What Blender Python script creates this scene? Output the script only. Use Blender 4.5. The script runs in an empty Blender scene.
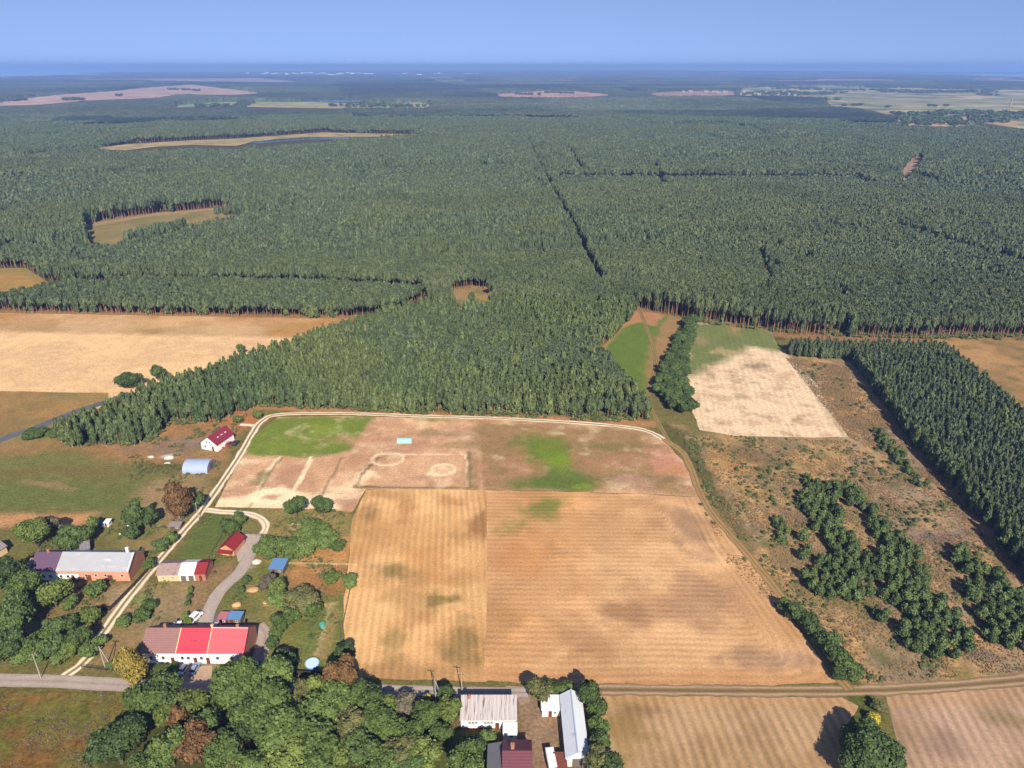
import bpy, math, random
import numpy as np
from mathutils import Vector, Matrix
from mathutils.geometry import delaunay_2d_cdt

random.seed(7); RNG = np.random.default_rng(11)
PI = math.pi
scene = bpy.context.scene
COL = scene.collection

# ------------------------------------------------------------------ camera model
HCAM, F, HOR = 150.0, 715.0, 66.0
PITCH = math.atan((384 - HOR) / F)
CP, SP = math.cos(PITCH), math.sin(PITCH)
def P(px, py, z=0.0):
    """where the sight line of photo position px,py meets the height z (world metres)"""
    dx, v = (px - 512) / F, (384 - py) / F
    d = (dx, CP + v * SP, -SP + v * CP)
    t = (z - HCAM) / d[2]
    return (d[0] * t, d[1] * t)
def PP(l, z=0.0): return np.array([P(a, b, z) for a, b in l])
def hor_row(px): return 70.3 + 7.7 * ((px - 512) / 512.0) ** 2

cam = bpy.data.cameras.new('camera'); co = bpy.data.objects.new('camera', cam); COL.objects.link(co)
co.location = (0, 0, HCAM); co.rotation_euler = (PI / 2 - PITCH, 0, 0)
cam.sensor_width = 36; cam.lens = 36 * F / 1024; cam.clip_start = 1; cam.clip_end = 90000
scene.camera = co

# ------------------------------------------------------------------ colours, noise
def L(r, g, b, k=0.62):
    def f(c):
        c /= 255.0
        return c / 12.92 if c <= 0.04045 else ((c + 0.055) / 1.055) ** 2.4
    return np.array([f(r) * k, f(g) * k, f(b) * k])
def vn(x, y, s, seed=0):
    x = x / s; y = y / s
    xi = np.floor(x); yi = np.floor(y); u = x - xi; v = y - yi
    u = u * u * (3 - 2 * u); v = v * v * (3 - 2 * v)
    def h(a, b):
        q = np.sin(a * 12.9898 + b * 78.233 + seed * 37.719) * 43758.5453
        return q - np.floor(q)
    return (h(xi, yi) * (1 - u) + h(xi + 1, yi) * u) * (1 - v) + (h(xi, yi + 1) * (1 - u) + h(xi + 1, yi + 1) * u) * v
def fbm(x, y, s, seed=0, o=4):
    t = 0; a = 0.5; n = 0
    for i in range(o):
        ca, sa = math.cos(.7 + 1.1 * i), math.sin(.7 + 1.1 * i)
        t = t + a * vn(x * ca - y * sa + 13.7 * i, x * sa + y * ca - 9.1 * i, s, seed + i); n += a; a *= 0.55; s *= 0.47
    return t / n
def sdf(x, y, poly):
    """signed distance, negative inside"""
    d = np.full(x.shape, 1e18); ins = np.zeros(x.shape, bool)
    n = len(poly)
    for i in range(n):
        ax, ay = poly[i]; bx, by = poly[(i + 1) % n]
        ex, ey = bx - ax, by - ay
        wx, wy = x - ax, y - ay
        t = np.clip((wx * ex + wy * ey) / (ex * ex + ey * ey + 1e-12), 0, 1)
        d = np.minimum(d, (wx - ex * t) ** 2 + (wy - ey * t) ** 2)
        if by != ay:
            c = ((ay > y) != (by > y)) & (x < ex * (y - ay) / (by - ay) + ax)
            ins ^= c
    d = np.sqrt(d)
    return np.where(ins, -d, d)
def pdist(x, y, pts):
    d = np.full(x.shape, 1e18)
    for i in range(len(pts) - 1):
        ax, ay = pts[i]; bx, by = pts[i + 1]; ex, ey = bx - ax, by - ay
        t = np.clip(((x - ax) * ex + (y - ay) * ey) / (ex * ex + ey * ey + 1e-12), 0, 1)
        d = np.minimum(d, (x - ax - ex * t) ** 2 + (y - ay - ey * t) ** 2)
    return np.sqrt(d)
def paint(x, y, base, layers, seed=0):
    c = np.tile(np.asarray(base, float), (len(x), 1))
    for i, l in enumerate(layers):
        k = l[0]; s = seed + i * 5 + 3
        if k == 'mottle':                       # colour, scale, amount, threshold
            w = np.clip((fbm(x, y, l[2], s) - l[4]) * 5 + 0.5, 0, 1) * l[3]
        elif k == 'poly':                       # px polygon, colour, softness, opacity, edge noise
            pl = PP(l[1]); d = sdf(x, y, pl)
            d = d + (fbm(x, y, max(l[5] * 2.5, 2), s) - 0.5) * l[5] * 2
            w = np.clip(0.5 - d / max(l[3], 0.01), 0, 1) * l[4]
        elif k == 'blob':                       # cx, cy, rx, ry px
            cx, cy = P(l[1], l[2]); rx = abs(P(l[1] + l[3], l[2])[0] - cx)
            ry = abs(P(l[1], l[2] - l[4])[1] - P(l[1], l[2] + l[4])[1]) / 2
            q = np.sqrt(((x - cx) / rx) ** 2 + ((y - cy) / ry) ** 2) + (fbm(x, y, max(rx, ry) * .6, s) - 0.5) * 1.6 + (fbm(x, y, 3.5, s + 2) - .5) * 1.1
            w = np.clip((1.15 - q) * 1.3, 0, 1) * l[6]
        elif k == 'line':                       # px polyline, colour, width m, opacity
            d = pdist(x, y, PP(l[1])) + (fbm(x, y, 4, s) - 0.5) * l[3] * .5
            w = np.clip((l[3] / 2 - d) / (l[3] * .25) + .5, 0, 1) * l[4]
        elif k == 'ring':                       # cx, cy, rx, ry px, width m, colour, opacity
            cx, cy = P(l[1], l[2]); rx = abs(P(l[1] + l[3], l[2])[0] - cx)
            ry = abs(P(l[1], l[2] - l[4])[1] - P(l[1], l[2] + l[4])[1]) / 2
            q = np.sqrt(((x - cx) / rx) ** 2 + ((y - cy) / ry) ** 2)
            w = np.clip(1.3 - np.abs(q - 1) * rx / l[5], 0, 1) * l[7]
        colr = l[2] if k in ('poly', 'line') else l[1] if k == 'mottle' else l[5] if k == 'blob' else l[6]
        c = c * (1 - w[:, None]) + np.asarray(colr)[None] * w[:, None]
    return c

# ------------------------------------------------------------------ materials
def nmat(name):
    m = bpy.data.materials.new(name); m.use_nodes = True
    nt = m.node_tree; b = nt.nodes['Principled BSDF']; b.inputs['Specular IOR Level'].default_value = 0.2
    return m, nt, b
def N(nt, t, **kw):
    n = nt.nodes.new(t)
    for k, v in kw.items(): setattr(n, k, v)
    return n
def mathn(nt, op, a, b=None, c=None):
    n = nt.nodes.new('ShaderNodeMath'); n.operation = op
    for i, v in enumerate((a, b, c)):
        if v is None: continue
        if isinstance(v, (int, float)): n.inputs[i].default_value = v
        else: nt.links.new(v, n.inputs[i])
    return n.outputs[0]
def scaled_color(nt, col, fac):
    v = nt.nodes.new('ShaderNodeVectorMath'); v.operation = 'SCALE'
    nt.links.new(col, v.inputs[0]); nt.links.new(fac, v.inputs['Scale'])
    return v.outputs[0]
def noise(nt, scale, detail=3, vec=None):
    n = nt.nodes.new('ShaderNodeTexNoise'); n.inputs['Scale'].default_value = scale; n.inputs['Detail'].default_value = detail
    n.inputs['Roughness'].default_value = .6
    if vec is None:
        g = nt.nodes.new('ShaderNodeNewGeometry'); vec = g.outputs['Position']
    nt.links.new(vec, n.inputs['Vector'])
    return n.outputs['Fac']
def ground_mat(name, amt=0.5, fine=0.9, coarse=0.16, stripes=None, bump=0.3):
    """vertex colour of the soil and grass, broken up by two sizes of noise, with optional tillage rows"""
    m, nt, b = nmat(name)
    at = N(nt, 'ShaderNodeAttribute', attribute_name='Col')
    f1 = mathn(nt, 'MULTIPLY_ADD', noise(nt, fine, 5), amt * 3.2, 1 - amt * 1.6)
    f2 = mathn(nt, 'MULTIPLY_ADD', noise(nt, coarse, 4), amt * 1.5, 1 - amt * .75)
    f = mathn(nt, 'MULTIPLY', f1, f2)
    for (an, period, depth) in (stripes or []):
        sa = N(nt, 'ShaderNodeAttribute', attribute_name=an)
        wob = mathn(nt, 'MULTIPLY_ADD', noise(nt, .02, 2), 3.0, -1.5)
        ph = mathn(nt, 'ADD', sa.outputs['Fac'], wob)
        s = mathn(nt, 'SINE', mathn(nt, 'MULTIPLY', ph, 2 * PI / period))
        st = mathn(nt, 'MULTIPLY', mathn(nt, 'ADD', s, 1.0), 0.5)
        am = mathn(nt, 'MULTIPLY', mathn(nt, 'SUBTRACT', noise(nt, .06, 3), .18), depth * 2)
        am = mathn(nt, 'MAXIMUM', am, 0.0)
        f = mathn(nt, 'MULTIPLY', f, mathn(nt, 'SUBTRACT', 1.0 + depth * .25, mathn(nt, 'MULTIPLY', st, am)))
    nt.links.new(scaled_color(nt, at.outputs['Color'], f), b.inputs['Base Color'])
    b.inputs['Roughness'].default_value = .95; b.inputs['Specular IOR Level'].default_value = .05
    if bump:
        bp = N(nt, 'ShaderNodeBump'); bp.inputs['Distance'].default_value = bump; bp.inputs['Strength'].default_value = .6
        nt.links.new(noise(nt, 1.1, 4), bp.inputs['Height']); nt.links.new(bp.outputs[0], b.inputs['Normal'])
    return m
def leaf_mat(name, c1, c2, c3=None, broad=0.012):
    """foliage: leaf-sized variation by face, tint by tree and slow drift across the stand"""
    m, nt, b = nmat(name)
    at = N(nt, 'ShaderNodeAttribute', attribute_name='leaf')
    oi = N(nt, 'ShaderNodeObjectInfo')
    g = N(nt, 'ShaderNodeNewGeometry')
    big = noise(nt, broad, 3, g.outputs['Position'])
    mx = N(nt, 'ShaderNodeMix', data_type='RGBA'); mx.inputs[6].default_value = (*c1, 1); mx.inputs[7].default_value = (*c2, 1)
    t = mathn(nt, 'ADD', mathn(nt, 'MULTIPLY', at.outputs['Fac'], .45), mathn(nt, 'MULTIPLY', oi.outputs['Random'], .55))
    nt.links.new(t, mx.inputs[0]); col = mx.outputs[2]
    if c3 is not None:
        m2 = N(nt, 'ShaderNodeMix', data_type='RGBA'); m2.inputs[7].default_value = (*c3, 1)
        nt.links.new(col, m2.inputs[6])
        w = mathn(nt, 'MULTIPLY', mathn(nt, 'SUBTRACT', big, .47), 6.0)
        cl = N(nt, 'ShaderNodeClamp'); nt.links.new(w, cl.inputs[0]); nt.links.new(cl.outputs[0], m2.inputs[0]); col = m2.outputs[2]
    f = mathn(nt, 'ADD', mathn(nt, 'MULTIPLY', at.outputs['Fac'], .5), .73)
    f = mathn(nt, 'MULTIPLY', f, mathn(nt, 'MULTIPLY_ADD', oi.outputs['Random'], .36, .82))
    nt.links.new(scaled_color(nt, col, f), b.inputs['Base Color'])
    b.inputs['Roughness'].default_value = .7; b.inputs['Specular IOR Level'].default_value = .15
    return m
def plain_mat(name, c, rough=.8, amt=.25, sc=1.5, metal=0, spec=.3, ribs=None, rust=None):
    m, nt, b = nmat(name)
    tc = N(nt, 'ShaderNodeTexCoord')
    n = noise(nt, sc, 4, tc.outputs['Object'])
    rgb = N(nt, 'ShaderNodeRGB'); rgb.outputs[0].default_value = (*c, 1); col = rgb.outputs[0]
    if rust is not None:
        mx = N(nt, 'ShaderNodeMix', data_type='RGBA'); nt.links.new(col, mx.inputs[6]); mx.inputs[7].default_value = (*rust[0], 1)
        mp = N(nt, 'ShaderNodeMapping'); mp.inputs['Scale'].default_value = rust[2]; nt.links.new(tc.outputs['Object'], mp.inputs[0])
        nn = noise(nt, 1.0, 5, mp.outputs[0])
        cl = N(nt, 'ShaderNodeClamp'); nt.links.new(mathn(nt, 'MULTIPLY', mathn(nt, 'SUBTRACT', nn, rust[1]), 7.0), cl.inputs[0])
        nt.links.new(cl.outputs[0], mx.inputs[0]); col = mx.outputs[2]
    f = mathn(nt, 'MULTIPLY_ADD', n, amt * 2, 1 - amt)
    if ribs:
        sx = N(nt, 'ShaderNodeSeparateXYZ'); nt.links.new(tc.outputs['Object'], sx.inputs[0])
        s = mathn(nt, 'SINE', mathn(nt, 'MULTIPLY', sx.outputs[ribs[0]], 2 * PI / ribs[1]))
        f = mathn(nt, 'MULTIPLY', f, mathn(nt, 'MULTIPLY_ADD', s, ribs[2], 1.0))
        bp = N(nt, 'ShaderNodeBump'); bp.inputs['Distance'].default_value = min(.04, ribs[2] * .35); nt.links.new(s, bp.inputs['Height']); nt.links.new(bp.outputs[0], b.inputs['Normal'])
    nt.links.new(scaled_color(nt, col, f), b.inputs['Base Color'])
    b.inputs['Roughness'].default_value = rough; b.inputs['Metallic'].default_value = metal; b.inputs['Specular IOR Level'].default_value = spec
    return m

# ------------------------------------------------------------------ object helpers
def tag(o, label=None, cat=None, group=None, kind=None):
    if label: o['label'] = label
    if cat: o['category'] = cat
    if group: o['group'] = group
    if kind: o['kind'] = kind
    return o
def empty(name, loc, rz=0):
    o = bpy.data.objects.new(name, None); COL.objects.link(o); o.location = loc; o.rotation_euler = (0, 0, rz)
    o.empty_display_size = .5
    return o
def link(name, me, parent=None, loc=None):
    o = bpy.data.objects.new(name, me); COL.objects.link(o)
    if parent is not None: o.parent = parent
    if loc is not None: o.location = loc
    return o
def np_mesh(name, v, tris=None, quads=None, mats=(), matidx=None, colors=None, fattr=None, smooth=False):
    """fast mesh from numpy arrays"""
    me = bpy.data.meshes.new(name)
    v = np.asarray(v, np.float32)
    parts = []; 
    nt_ = 0 if tris is None else len(tris); nq = 0 if quads is None else len(quads)
    me.vertices.add(len(v)); me.vertices.foreach_set('co', v.ravel())
    idx = []; 
    if nt_: idx.append(np.asarray(tris, np.int32).ravel())
    if nq: idx.append(np.asarray(quads, np.int32).ravel())
    idx = np.concatenate(idx)
    me.loops.add(len(idx)); me.loops.foreach_set('vertex_index', idx)
    me.polygons.add(nt_ + nq)
    st = np.concatenate([np.arange(nt_) * 3, nt_ * 3 + np.arange(nq) * 4]).astype(np.int32)
    me.polygons.foreach_set('loop_start', st)
    if matidx is not None: me.polygons.foreach_set('material_index', np.asarray(matidx, np.int32))
    if smooth: me.polygons.foreach_set('use_smooth', np.ones(nt_ + nq, bool))
    for m in mats: me.materials.append(m)
    if colors is not None:
        a = me.attributes.new('Col', 'FLOAT_COLOR', 'POINT')
        a.data.foreach_set('color', np.concatenate([colors, np.ones((len(v), 1))], 1).astype(np.float32).ravel())
    for k, (dom, arr) in (fattr or {}).items():
        a = me.attributes.new(k, 'FLOAT', dom); a.data.foreach_set('value', np.asarray(arr, np.float32))
    me.update(calc_edges=True); me.validate()
    return me
class MB:
    """collects shapes into one mesh"""
    def __init__(s): s.v = []; s.f = []; s.m = []
    def add(s, vs, fs, mi=0):
        o = len(s.v); s.v += [tuple(a) for a in vs]; s.f += [tuple(i + o for i in f) for f in fs]; s.m += [mi] * len(fs); return s
    def box(s, x0, x1, y0, y1, z0, z1, mi=0):
        return s.add([(x0, y0, z0), (x1, y0, z0), (x1, y1, z0), (x0, y1, z0), (x0, y0, z1), (x1, y0, z1), (x1, y1, z1), (x0, y1, z1)],
                     [(0, 3, 2, 1), (4, 5, 6, 7), (0, 1, 5, 4), (1, 2, 6, 5), (2, 3, 7, 6), (3, 0, 4, 7)], mi)
    def tube(s, p0, p1, r0, r1, n=8, mi=0):
        p0, p1 = Vector(p0), Vector(p1); d = (p1 - p0).normalized()
        a = d.orthogonal().normalized(); b = d.cross(a)
        vs = [p0 + (a * math.cos(2 * PI * i / n) + b * math.sin(2 * PI * i / n)) * r0 for i in range(n)] + \
             [p1 + (a * math.cos(2 * PI * i / n) + b * math.sin(2 * PI * i / n)) * r1 for i in range(n)]
        fs = [(i, (i + 1) % n, n + (i + 1) % n, n + i) for i in range(n)] + [tuple(range(n))[::-1], tuple(range(n, 2 * n))]
        return s.add(vs, fs, mi)
    def prism(s, prof, x0, x1, axis='x', mi=0):
        """profile of (a,z) points extruded along x (a=y) or y (a=x)"""
        n = len(prof)
        if axis == 'x': vs = [(x0, a, z) for a, z in prof] + [(x1, a, z) for a, z in prof]
        else: vs = [(a, x0, z) for a, z in prof] + [(a, x1, z) for a, z in prof]
        fs = [(i, (i + 1) % n, n + (i + 1) % n, n + i) for i in range(n)] + [tuple(range(n))[::-1], tuple(range(n, 2 * n))]
        return s.add(vs, fs, mi)
    def mesh(s, name, *mats):
        me = bpy.data.meshes.new(name); me.from_pydata(s.v, [], s.f)
        for m in mats: me.materials.append(m)
        me.polygons.foreach_set('material_index', s.m); me.update()
        import bmesh
        bm = bmesh.new(); bm.from_mesh(me); bmesh.ops.recalc_face_normals(bm, faces=bm.faces); bm.to_mesh(me); bm.free()
        return me
    def obj(s, name, mats, parent=None, loc=None):
        if not isinstance(mats, (list, tuple)): mats = [mats]
        return link(name, s.mesh(name, *mats), parent, loc)

# ------------------------------------------------------------------ light, sky
SUN_EL, SUN_AZ = math.radians(36), math.radians(13)       # the sun stands behind the viewer, a little to the right
sd = Vector((math.sin(SUN_AZ) * math.cos(SUN_EL), -math.cos(SUN_AZ) * math.cos(SUN_EL), math.sin(SUN_EL)))  # towards the sun
sl = bpy.data.lights.new('sun', 'SUN'); sl.energy = 4.4; sl.angle = math.radians(.53); sl.color = (1, .92, .76)
so = bpy.data.objects.new('sun', sl); COL.objects.link(so); so.rotation_euler = (-sd).to_track_quat('-Z', 'Y').to_euler(); so.location = (0, 0, 400)
w = bpy.data.worlds.new('World'); scene.world = w; w.use_nodes = True
nt = w.node_tree; bg = nt.nodes['Background']
sky = N(nt, 'ShaderNodeTexSky', sky_type='NISHITA'); sky.sun_disc = False; sky.sun_elevation = SUN_EL
sky.sun_rotation = math.atan2(sd.x, sd.y); sky.altitude = 200; sky.air_density = 1.0; sky.dust_density = .3; sky.ozone_density = 6.0
tc = N(nt, 'ShaderNodeTexCoord'); sx = N(nt, 'ShaderNodeSeparateXYZ'); cx = N(nt, 'ShaderNodeCombineXYZ')
nt.links.new(tc.outputs['Generated'], sx.inputs[0]); nt.links.new(sx.outputs[0], cx.inputs[0]); nt.links.new(sx.outputs[1], cx.inputs[1])
zz = mathn(nt, 'ADD', mathn(nt, 'MAXIMUM', sx.outputs[2], 0.0), 0.26); nt.links.new(zz, cx.inputs[2]); nt.links.new(cx.outputs[0], sky.inputs['Vector'])
tn = N(nt, 'ShaderNodeVectorMath', operation='MULTIPLY'); tn.inputs[1].default_value = (1.26, .99, .96); nt.links.new(sky.outputs[0], tn.inputs[0]); nt.links.new(tn.outputs[0], bg.inputs[0]); bg.inputs[1].default_value = .094
scene.view_settings.view_transform = 'Standard'; scene.view_settings.look = 'None'; scene.view_settings.gamma = 1
scene.view_settings.exposure = 0.95
scene.cycles.max_bounces = 5; scene.cycles.volume_bounces = 0; scene.cycles.diffuse_bounces = 3
scene.cycles.caustics_reflective = False; scene.cycles.caustics_refractive = False

hz = MB().box(-42000, 42000, -3000, 42000, -1, 190).mesh('haze')
hm = bpy.data.materials.new('haze_air'); hm.use_nodes = True; hn = hm.node_tree; hn.nodes.remove(hn.nodes['Principled BSDF'])
pv = N(hn, 'ShaderNodeVolumePrincipled'); pv.inputs['Color'].default_value = (.27, .44, .86, 1); pv.inputs['Density'].default_value = 1.12e-4
pv.inputs['Anisotropy'].default_value = 0.0
hn.links.new(pv.outputs[0], hn.nodes['Material Output'].inputs['Volume']); hz.materials.append(hm)
tag(link('haze', hz), 'thin blue summer haze over the distant forest', 'haze', kind='stuff')

# ------------------------------------------------------------------ ground sheet
GL = []   # paint layers of the open ground
def gp(poly, col, soft=3, op=1, en=2): GL.append(('poly', poly, col, soft, op, en))
def gb(cx_, cy_, rx, ry, col, op=.8): GL.append(('blob', cx_, cy_, rx, ry, col, op))
def gl(pts, col, wd, op=.8): GL.append(('line', pts, col, wd, op))
FOREST_FLOOR = L(92, 82, 50)
GL.append(('mottle', L(120, 112, 62), 25, .7, .5))
gp([(-300, 340), (1400, 340), (3500, 68), (-2500, 68)], FOREST_FLOOR, 4)
# left side
gp([(-200, 400), (110, 405), (60, 440), (-10, 462), (-200, 470)], L(148, 136, 78), 6)
gp([(-100, 440), (70, 440), (190, 436), (170, 455), (-100, 462)], L(165, 128, 82), 6, .8, 5)
gp([(-200, 458), (120, 452), (160, 470), (165, 500), (120, 514), (-200, 514)], L(128, 124, 70), 6, 1, 4)
gp([(-200, 486), (150, 480), (160, 500), (100, 512), (-200, 513)], L(112, 118, 62), 8, .7, 5)
gl([(-20, 478), (50, 470), (110, 474), (150, 470)], L(128, 112, 66), 8, .6)
gb(50, 484, 14, 4, L(170, 135, 95), .6); gl([(25, 481), (75, 490)], L(165, 140, 95), 3, .6)
gp([(-60, 514), (98, 514), (96, 523), (60, 528), (-60, 530)], L(205, 152, 104), 3, 1, 2)
gp([(150, 480), (215, 460), (205, 500), (170, 545), (120, 550), (125, 520)], L(166, 138, 95), 8, .85, 5)
gp([(100, 515), (160, 520), (170, 545), (140, 560), (100, 545), (60, 555)], L(132, 126, 72), 6, .8, 4)
gp([(95, 440), (180, 415), (262, 408), (240, 440), (215, 475), (170, 462), (90, 462)], L(178, 132, 88), 6, .85, 6)
gb(165, 448, 40, 9, L(140, 122, 108), .8); gb(190, 442, 25, 6, L(150, 130, 112), .6)
gb(152, 436, 22, 8, L(190, 142, 92), .8); gb(245, 422, 22, 8, L(196, 128, 84), .9); gb(200, 455, 14, 8, L(150, 128, 80), .6)
gb(168, 457, 9, 2.4, L(225, 205, 180), .9); gb(150, 457, 4, 1.5, L(225, 205, 180), .9); gb(213, 462, 12, 8, L(160, 130, 90), .6)
gb(175, 492, 34, 8, L(178, 142, 104), .8); gb(150, 545, 30, 9, L(168, 135, 95), .7)
gl([(-200, 314), (0, 313), (352, 319)], L(176, 134, 88), 14, .9); gl([(640, 312), (690, 322), (790, 335), (850, 338), (1024, 341)], L(168, 128, 88), 14, .9); gl([(262, 406), (420, 415), (560, 420), (650, 424)], L(196, 142, 96), 7, .85)
# village gardens
gp([(-60, 528), (60, 528), (150, 560), (160, 600), (60, 672), (-60, 672)], L(124, 116, 66), 5, 1, 4)
gp([(60, 580), (150, 575), (140, 600), (100, 640), (70, 655), (40, 640)], L(150, 124, 80), 5, .8, 4)
gp([(110, 590), (150, 580), (135, 605), (108, 612)], L(178, 150, 118), 2, .8, 2)
for k in range(4): gl([(113 + k * 3, 606 - k * 4), (130 + k * 3, 605 - k * 4)], L(196, 180, 150), 1.1, .8)
gl([(24, 650), (34, 615), (60, 608), (95, 606)], L(172, 142, 104), 3.5, .7)
gb(35, 612, 40, 14, L(140, 118, 72), .7)
gp([(130, 590), (200, 585), (205, 610), (190, 628), (140, 650), (120, 665), (85, 668), (110, 630)], L(164, 138, 96), 5, .9, 4)
gb(140, 598, 16, 6, L(120, 126, 70), .8); gb(180, 604, 22, 12, L(160, 140, 110), .7); gb(120, 645, 22, 12, L(160, 128, 84), .6)
for k in range(3): gl([(138, 596 + k * 3), (152, 597 + k * 3)], L(150, 165, 95), .9, .8)
gp([(208, 512), (232, 514), (226, 535), (212, 556), (175, 558)], L(106, 118, 60), 3, 1, 2)
gp([(232, 514), (258, 520), (256, 534), (238, 534)], L(140, 132, 78), 3, .9, 2)
gp([(206, 565), (236, 560), (234, 572), (218, 584), (206, 606), (192, 610), (192, 590)], L(160, 126, 90), 4, .9, 3)
gb(214, 562, 14, 4, L(120, 135, 62), .8)
gp([(228, 585), (246, 570), (250, 590), (240, 612), (214, 614)], L(118, 120, 62), 3, .9, 3)
gp([(240, 560), (290, 556), (345, 562), (350, 600), (338, 676), (262, 676), (258, 640), (250, 600)], L(128, 126, 68), 4, 1, 3)
gp([(262, 625), (262, 600), (280, 575), (290, 600), (285, 640)], L(150, 138, 84), 4, .8, 3)
gp([(285, 566), (345, 562), (342, 590), (300, 600), (288, 590)], L(182, 132, 84), 3, .9, 3)
gb(320, 571, 30, 6, L(205, 148, 92), .9); gb(324, 590, 22, 5, L(170, 122, 76), .7)
gp([(312, 612), (335, 604), (338, 640), (330, 665), (300, 660), (296, 630)], L(122, 130, 68), 3, .9, 2)
gl([(330, 606), (322, 636), (316, 656)], L(190, 168, 120), 1.6, .8); gl([(336, 612), (328, 640), (322, 658)], L(170, 140, 92), 2.2, .7)
gl([(315, 606), (335, 603)], L(205, 172, 120), 1.5, .8); gb(318, 655, 12, 3, L(180, 150, 105), .8)
gb(253, 588, 8, 3, L(205, 170, 125), .8); gb(236, 606, 4, 8, L(200, 150, 105), .8); gb(266, 604, 2.5, 4, L(205, 170, 115), .8); gb(252, 566, 5, 5, L(190, 165, 140), .7)
gp([(262, 480), (350, 500), (345, 560), (262, 560), (258, 530)], L(160, 138, 84), 4, .9, 4)
gp([(216, 508), (355, 512), (348, 540), (290, 530), (262, 522), (240, 512)], L(150, 134, 82), 3, .8, 4)
gb(296, 524, 6, 5, L(218, 190, 145), .9); gb(320, 517, 15, 4, L(190, 150, 100), .7); gb(338, 525, 15, 12, L(170, 150, 85), .6); gb(300, 515, 12, 3, L(120, 122, 62), .8)
gp([(312, 548), (350, 536), (348, 562), (300, 562)], L(205, 150, 95), 3, .9, 3)
# terrace surroundings
gp([(120, 664), (265, 664), (265, 680), (120, 680)], L(110, 108, 62), 3, 1, 2)
gp([(176, 664), (214, 664), (210, 674), (174, 674)], L(168, 148, 128), 1.5, 1, 1)
gp([(140, 618), (258, 618), (258, 630), (140, 630)], L(140, 128, 96), 3, .7, 2)
# south side
gp([(-200, 690), (122, 684), (128, 700), (95, 768), (90, 900), (-300, 900)], L(112, 98, 46), 4, 1, 3)
gp([(-200, 760), (80, 720), (100, 700), (110, 690), (120, 684), (-200, 684)], L(126, 92, 48), 8, .5, 6)
gp([(120, 684), (430, 690), (455, 700), (455, 900), (90, 900), (95, 768)], L(84, 84, 44), 4, 1, 3)
gp([(452, 690), (600, 690), (604, 900), (440, 900)], L(130, 112, 76), 3, 1, 3)
gp([(515, 690), (560, 690), (562, 900), (530, 900), (535, 760), (520, 720)], L(160, 130, 104), 3, .95, 3)
gp([(452, 727), (500, 727), (500, 768), (440, 768)], L(96, 100, 52), 3, .9, 2)
gb(430, 745, 12, 10, L(130, 104, 70), .8); gb(440, 695, 8, 6, L(140, 110, 72), .7)
# right scrub land
gp([(655, 420), (676, 424), (700, 432), (850, 438), (1130, 690), (860, 690), (720, 560), (690, 470)], L(190, 156, 110), 4, 1, 2)
gp([(690, 330), (850, 362), (960, 500), (1200, 720), (1000, 690), (850, 470), (838, 432), (770, 350)], L(184, 152, 118), 4, 1, 2)
GLS = [('mottle', L(212, 164, 106), 14, .75, .54), ('mottle', L(140, 124, 104), 18, .7, .58), ('mottle', L(116, 116, 64), 7, .7, .60), ('mottle', L(132, 114, 80), 3.5, .5, .6)]
scrub = [(672, 424), (700, 434), (848, 440), (782, 352), (850, 362), (960, 500), (1300, 800), (1000, 684), (860, 690), (720, 560), (692, 470)]
def gmix(x, y):
    c = paint(x, y, L(128, 118, 70), GL)
    d = sdf(x, y, PP(scrub)); wv = np.clip(.5 - d / 5, 0, 1)[:, None]
    c2 = c.copy()
    for i, l in enumerate(GLS):
        ww = (np.clip((fbm(x, y, l[2], 90 + i * 7) - l[4]) * 6 + .5, 0, 1) * l[3])[:, None]
        c2 = c2 * (1 - ww) + l[1][None] * ww
    c = c * (1 - wv) + c2 * wv
    c = paint(x, y, 0 * L(1, 1, 1), []) if False else c
    post = [('line', [(664, 425), (690, 452), (704, 480), (712, 510), (745, 560), (790, 615), (850, 680), (862, 700), (868, 768)], L(92, 98, 46), 7, .85),
            ('line', [(672, 430), (712, 500), (745, 545)], L(104, 96, 54), 9, .6),
            ('line', [(700, 480), (716, 515), (760, 570), (845, 676)], L(190, 150, 96), 3.2, .7),
            ('blob', 720, 452, 10, 6, L(190, 142, 90), .7), ('blob', 745, 455, 26, 8, L(120, 96, 66), .7), ('blob', 735, 466, 12, 10, L(186, 136, 82), .7),
            ('line', [(868, 370), (930, 460), (1010, 560)], L(176, 134, 92), 9, .6),
            ('line', [(900, 420), (960, 510), (1015, 575)], L(150, 118, 84), 5, .6),
            ('blob', 985, 655, 30, 7, L(112, 102, 98), .9), ('blob', 940, 540, 25, 9, L(128, 112, 104), .8), ('blob', 800, 520, 25, 12, L(128, 108, 98), .7), ('blob', 700, 430, 20, 6, L(112, 112, 60), .7)]
    cc = c
    for i, l in enumerate(post):
        t0 = paint(x, y, np.zeros(3), [l[:2] + (np.ones(3),) + l[3:] if l[0] == 'line' else l[:5] + (np.ones(3), l[6])], 300 + i)
        cl = l[2] if l[0] == 'line' else l[5]
        cc = cc * (1 - t0) + np.asarray(cl)[None] * t0
    r = np.hypot(x, y)      # openings in the far forest: stubble, meadow and heath
    fo = far_open(x, y, r); hue = cell(x, y, 1100, 4.4, .1)[:, None]
    fc = np.where(hue > .6, L(206, 172, 140)[None], np.where(hue > .3, L(150, 152, 104)[None], L(186, 150, 124)[None])) * (.7 + .6 * fbm(x, y, 400, 6))[:, None]
    cc = np.where(fo[:, None], fc, cc)
    return cc
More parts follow.
